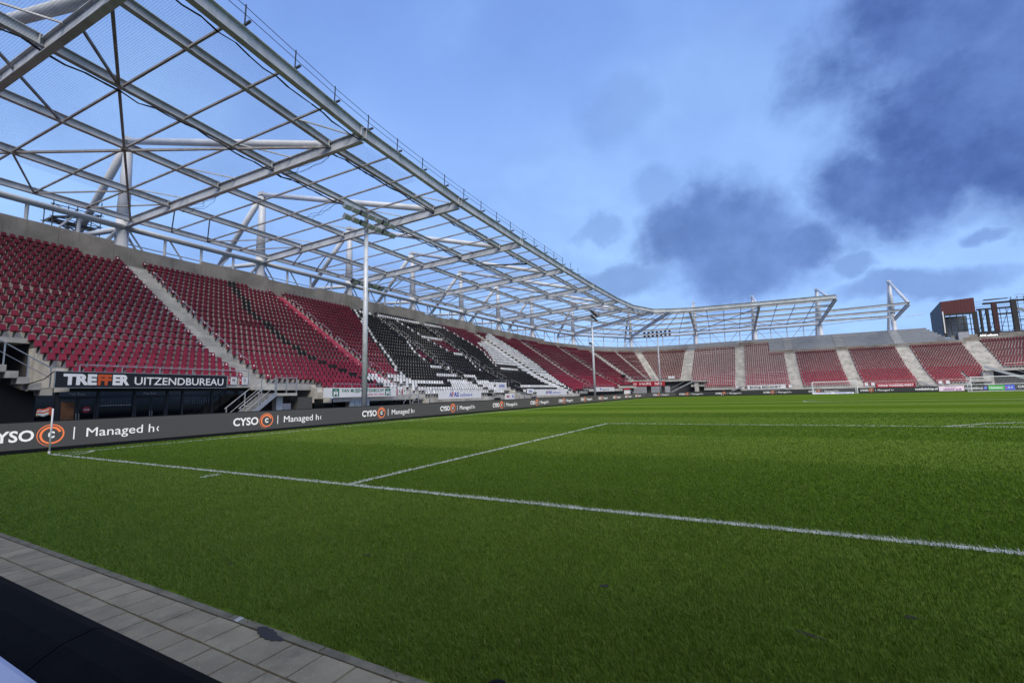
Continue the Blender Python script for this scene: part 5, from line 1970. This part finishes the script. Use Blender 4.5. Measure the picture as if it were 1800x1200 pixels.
for i, (x, y, w_) in enumerate(((-6.0, 111.6, 3.2), (-2.6, 113.6, 2.0), (0.2, 114.6, 1.2))):
    t = thing('wall_panel', ['pale grey wall under the red sign, widest one', 'pale grey wall under the red sign, middle one', 'pale grey post wall under the red sign, right end'][i], 'wall', (x, y, 0))
    MB().box((x - w_ / 2, y - .15, 0), (x + w_ / 2, y + .15, 2.6)).build('face', 'concrete_bare', t)
t = thing('camera_platform', 'dark covered camera on the corner rail left of the second block', 'camera', (-7.9, 103, ztread(3)))
MB().tube((-7.9, 103, ztread(3)), (-7.9, 103, ztread(3) + 1.4), 0.06, n=8).build('tripod', 'dark_metal', t)
MB().box((-8.3, 102.5, ztread(3) + 1.4), (-7.5, 103.6, ztread(3) + 2.1)).build('body', 'black_paint', t)
# doorway and stairs at the far right under the corner
t = thing('support_pillar', 'pale concrete pillar under the far right corner seats', 'pillar', (60.2, 116.5, 0))
MB().box((59.4, 116.0, 0), (60.9, 117.0, 3.6)).build('shaft', 'concrete', t)
t = thing('metal_staircase', 'grey stairs sloping down right under the far right corner', 'stairs', (63, 116, 0))
MB().beam((59.5, 115.4, 4.6), (68.0, 115.4, 0.8), 0.10, 0.5).build('stringer', 'galvanised', t)
MB().beam((59.5, 115.3, 5.7), (68.0, 115.3, 1.9), 0.06, 0.06).build('rail', 'galvanised', t)
t = thing('metal_staircase', 'grey stairs beside the block sign right of the red banner', 'stairs', (50.5, 113.6, 0))
MB().beam((48.8, 113.6, 2.1), (52.4, 113.6, 0.5), 0.10, 0.30).build('stringer', 'galvanised', t)
MB().beam((48.8, 113.5, 3.0), (52.4, 113.5, 1.4), 0.06, 0.06).build('rail', 'galvanised', t)
t = thing('metal_staircase', 'grey stairs beside the hand painted banner', 'stairs', (16.2, 113.6, 0))
MB().beam((13.6, 113.6, 0.4), (17.4, 113.6, 2.1), 0.10, 0.30).build('stringer', 'galvanised', t)
MB().beam((13.6, 113.5, 1.4), (17.4, 113.5, 3.0), 0.06, 0.06).build('rail', 'galvanised', t)

# ================================================================== PITCH FURNITURE
t = thing('corner_flag', 'white corner flag pole with an orange-red and white flag', 'flag', (0, -0.05, 0))
MB().tube((0, -0.05, 0), (0, -0.05, 0.10), 0.032, n=12).tube((0, -0.05, 0.10), (0, -0.05, 1.50), 0.024, n=12).build('pole', 'goal_white', t, smooth=True)
mb = MB()
NX, NZ = 10, 5
for j in range(NZ + 1):
    for i in range(NX + 1):
        u_, v_ = i / NX, j / NZ
        dx = 0.05 * math.sin(u_ * 8.0 + v_ * 2) * u_
        mb.v.append((dx + 0.02 * u_, -0.05 - 0.025 - 0.40 * u_ * (0.96 - .1 * abs(v_ - .5)), 1.53 - 0.26 * v_ * (1 - .12 * u_) - 0.06 * u_ ** 1.5 + 0.02 * math.sin(u_ * 9)))
for j in range(NZ):
    for i in range(NX):
        a = j * (NX + 1) + i
        mb.f.append((a, a + 1, a + NX + 2, a + NX + 1))
        mb.m.append(0 if (i < 2 or j in (0, 2)) else 1)
fo = mb.build('flag', ['flag_red', 'flag_white'], t, smooth=True)
sol = fo.modifiers.new('thick', 'SOLIDIFY')
sol.thickness = 0.003


def goal(lab, x0, x1, y, h=2.44, depth=2.0, back=1):
    t = thing('goal', lab, 'goal', ((x0 + x1) / 2, y, 0))
    for x in (x0, x1):
        MB().tube((x, y, 0), (x, y, h), 0.06, n=10).build('post', 'goal_white', t)
        MB().tube((x, y + depth, 0), (x, y + depth, h * .98), 0.04, n=8).build('net_pole', 'goal_white', t)
    MB().tube((x0 - .06, y, h), (x1 + .06, y, h), 0.06, n=10).build('crossbar', 'goal_white', t)
    MB().tube((x0, y + depth, .05), (x1, y + depth, .05), 0.04, n=6).build('ground_bar', 'goal_white', t)
    mb = MB()
    g = 0.16
    th = 0.008
    for i in range(int((x1 - x0) / g) + 1):
        x = x0 + i * g
        mb.box((x - th / 2, y + depth - .004, 0), (x + th / 2, y + depth + .004, h * .98)).box((x - th / 2, y, h - .02), (x + th / 2, y + depth, h - .012))
    for i in range(int(h / g) + 1):
        mb.box((x0, y + depth - .004, i * g), (x1, y + depth + .004, i * g + th))
        for x in (x0, x1):
            mb.box((x - .004, y, i * g), (x + .004, y + depth, i * g + th))
    for i in range(int(depth / g) + 1):
        for x in (x0, x1):
            mb.box((x - .004, y + i * g, 0), (x + .004, y + i * g + th, h))
        mb.box((x0, y + i * g, h - .02), (x1, y + i * g + th, h - .012))
    stuff(mb.build('net', 'net_white', t))
    return t


goal('white football goal at the far end, left of the red banner', 30.34, 37.66, 105.0)
g2 = goal('white portable goal cut by the right edge of the picture', 52.7, 60.1, 100.2, 2.5, 1.6)
MB().tube((52.7, 101.8, 1.25), (60.1, 101.8, 1.25), 0.05, n=6).build('back_bar', 'goal_white', g2)
t = thing('ground_sign', 'white lettered sheet lying at the foot of the far goal', 'sign', (33.8, 106.6, 0))
MB().add([(30.3, 105.9, 0.02), (37.2, 105.9, 0.02), (37.2, 106.5, 0.30), (30.3, 106.5, 0.30)], [(0, 1, 2, 3)]).build('sheet', 'white_board', t)
dv = np.array([0, 0.6, .28])
dv /= np.linalg.norm(dv)
letters('metafo.nl   metafo.nl', np.array([30.6, 106.05, 0.095]), AX, dv, 6.3, 0.30, 'letter_blue', t, bold=0.03)
t = thing('equipment_box', 'small black box with white marking on the far grass', 'box', (13.6, 103.0, 0))
MB().box((13.1, 102.8, 0), (14.1, 103.2, 0.34)).build('body', 'black_paint', t)
letters('B.V.', (13.3, 102.798, 0.10), AX, AZ, 0.6, 0.15, 'letter_white', t)

# ================================================================== BUILDINGS BEHIND THE FAR RIGHT CORNER
t = thing('clad_building', 'dark red clad building with blue-grey side above the right terrace', 'building', (62.5, 140, 0))
X0, X1, Y0, Y1 = 60.5, 66.5, 137.6, 145.5
mb = MB()
mb.add([(X0, Y0, 0), (X0, Y1, 0), (X0, Y1, 19.4), (X0, Y0, 21.0)], [(0, 1, 2, 3)])
mb.build('side_wall', 'blue_cladding', t)
MB().add([(X0, Y0, 21.0), (X1, Y0, 21.35), (X1, Y1, 19.6), (X0, Y1, 19.4)], [(0, 1, 2, 3)]).build('roof', 'red_cladding', t)
for i in range(10):
    xa, xb = X0 + (X1 - X0) * i / 10, X0 + (X1 - X0) * (i + 1) / 10
    MB().box((xa + .01, Y0 - .12, 18.0), (xb - .01, Y0, 21.0 + .35 * (i + .5) / 10)).build('cladding_panel', 'red_cladding', t)
MB().box((X0 - .05, Y0 - .2, 12.6), (X0 + 0.55, Y0, 18.0)).build('corner_post', 'rust_steel', t)
MB().box((X1 - .7, Y0 - .2, 12.6), (X1 + .2, Y0, 18.0)).build('corner_post', 'rust_steel', t)
MB().box((X0 + .55, Y0 - .15, 17.5), (X1 - .7, Y0, 18.0)).build('beam', 'rust_steel', t)
MB().box((X0 + .1, Y0 - .28, 13.4), (X0 + .3, Y0 - .2, 18.6)).build('white_trim', 'white_board', t)
MB().box((X0 + .6, Y0 + 3.0, 12.6), (X1 - .7, Y0 + 3.1, 17.6)).build('rear_glass', 'glass_pale', t)
for i in range(4):
    x = X0 + 1.4 + i * 1.15
    MB().box((x, Y0 - .06, 12.6), (x + .14, Y0 + .05, 17.5)).build('mullion', 'rust_steel', t)
for z in (13.9, 15.2, 16.4):
    MB().box((X0 + .55, Y0 - .07, z), (X1 - .7, Y0 + .04, z + .13)).build('transom', 'rust_steel', t)
t = thing('steel_skeleton', 'stripped dark steel building frame with scaffolding at right edge', 'building', (72, 140, 0))
for (x, w_, z1, mm) in ((67.2, .35, 18.6, 'rust_steel'), (68.3, .45, 18.4, 'rust_steel'), (69.4, .85, 19.8, 'rust_red'), (72.6, .9, 20.2, 'rust_steel'), (76.0, .6, 20.0, 'rust_steel')):
    MB().box((x, 137.6, 12.6), (x + w_, 138.2, z1)).build('column', mm, t)
for (xa, xb, z, h) in ((66.8, 72.6, 18.3, .35), (68.0, 72.6, 19.5, .45), (68.2, 72.2, 20.5, .18), (69.3, 73.0, 16.9, .35), (73.4, 79, 19.7, .4), (66.8, 79, 12.6, .4), (73.4, 79, 15.4, .2)):
    MB().box((xa, 137.7, z), (xb, 138.1, z + h)).build('beam', 'rust_steel', t)
for x in np.arange(67.4, 79, 1.05):
    MB().tube((x, 140.5, 12.6), (x, 140.5, 21.2 if x > 73 else 18.6), 0.06, n=6).build('scaffold_standard', 'dark_metal', t)
for z in np.arange(13.4, 19.6, 1.0):
    MB().tube((67, 140.5, z), (79, 140.5, z), 0.05, n=6).build('scaffold_ledger', 'dark_metal', t)
for i in range(6):
    MB().tube((67.4 + i * 1.9, 140.4, 13), (69.2 + i * 1.9, 140.4, 18.4), 0.05, n=6).build('scaffold_diagonal', 'dark_metal', t)
MB().beam((72.8, 139, 18.8), (79, 139, 15.5), 0.3, 0.5).build('raking_beam', 'concrete_bare', t)
MB().box((61.5, 136.9, 11.6), (80, 137.4, 12.7)).build('base_wall', 'concrete_wall', t)
MB().box((62.5, 135.9, 11.2), (64.3, 136.8, 13.3)).build('broken_pier', 'concrete_bare', t)
for z in (20.6, 21.2):
    MB().tube((66.8, 137.9, z - .9), (73, 137.9, z - .6), 0.04, n=6).build('top_rail', 'dark_metal', t)
    MB().tube((73.4, 137.9, z), (79, 137.9, z), 0.04, n=6).build('top_rail', 'dark_metal', t)
a, b = np.array(P3(245.6, off(17) - .9, 0)), np.array(P3(249.3, off(17) - .9, 0))
d = (b - a) / np.linalg.norm(b - a)
t = thing('lit_sign', 'black panel with glowing white lettering above the right corner seats', 'sign', (*((a + b) / 2)[:2], 11.2))
MB().obox((a + b) / 2 + (0, 0, 12.1), d, np.cross(d, (0, 0, 1)), (0, 0, 1), np.linalg.norm(b - a) / 2, 0.06, 0.62).build('panel', 'black_board', t)
letters('AFAS software', a + d * .3 + np.cross(d, (0, 0, 1)) * .062 + (0, 0, 11.65), d, AZ, np.linalg.norm(b - a) * .84, 0.42, 'lit_sign', t, bold=0.03)

# ================================================================== THE STAND BEHIND THE CAMERA (out of frame; roof slab added to shade this end of the pitch)
ns = MB()
prof = [(-10.0, 0.0), (-10.0, 2.3), (-28.0, 14.0), (-29.0, 14.0), (-29.0, 18.5), (-30.0, 18.5), (-30.0, 0.0)]
ns.prism(prof, (-6.0, 0, 0), (0, 1, 0), (0, 0, 1), (1, 0, 0), 82.0)
ns = struct(ns.build('near_end_stand', 'concrete_wall', loc=(34, -20, 0)))
MB().prism([(-33.0, 18.6), (-15.2, 19.2), (-15.2, 19.7), (-33.0, 19.1)], (-6.0, 0, 0), (0, 1, 0), (0, 0, 1), (1, 0, 0), 82.0).build('roof', 'white_steel', ns)  # added unseen slab, front edge placed for the shade it casts
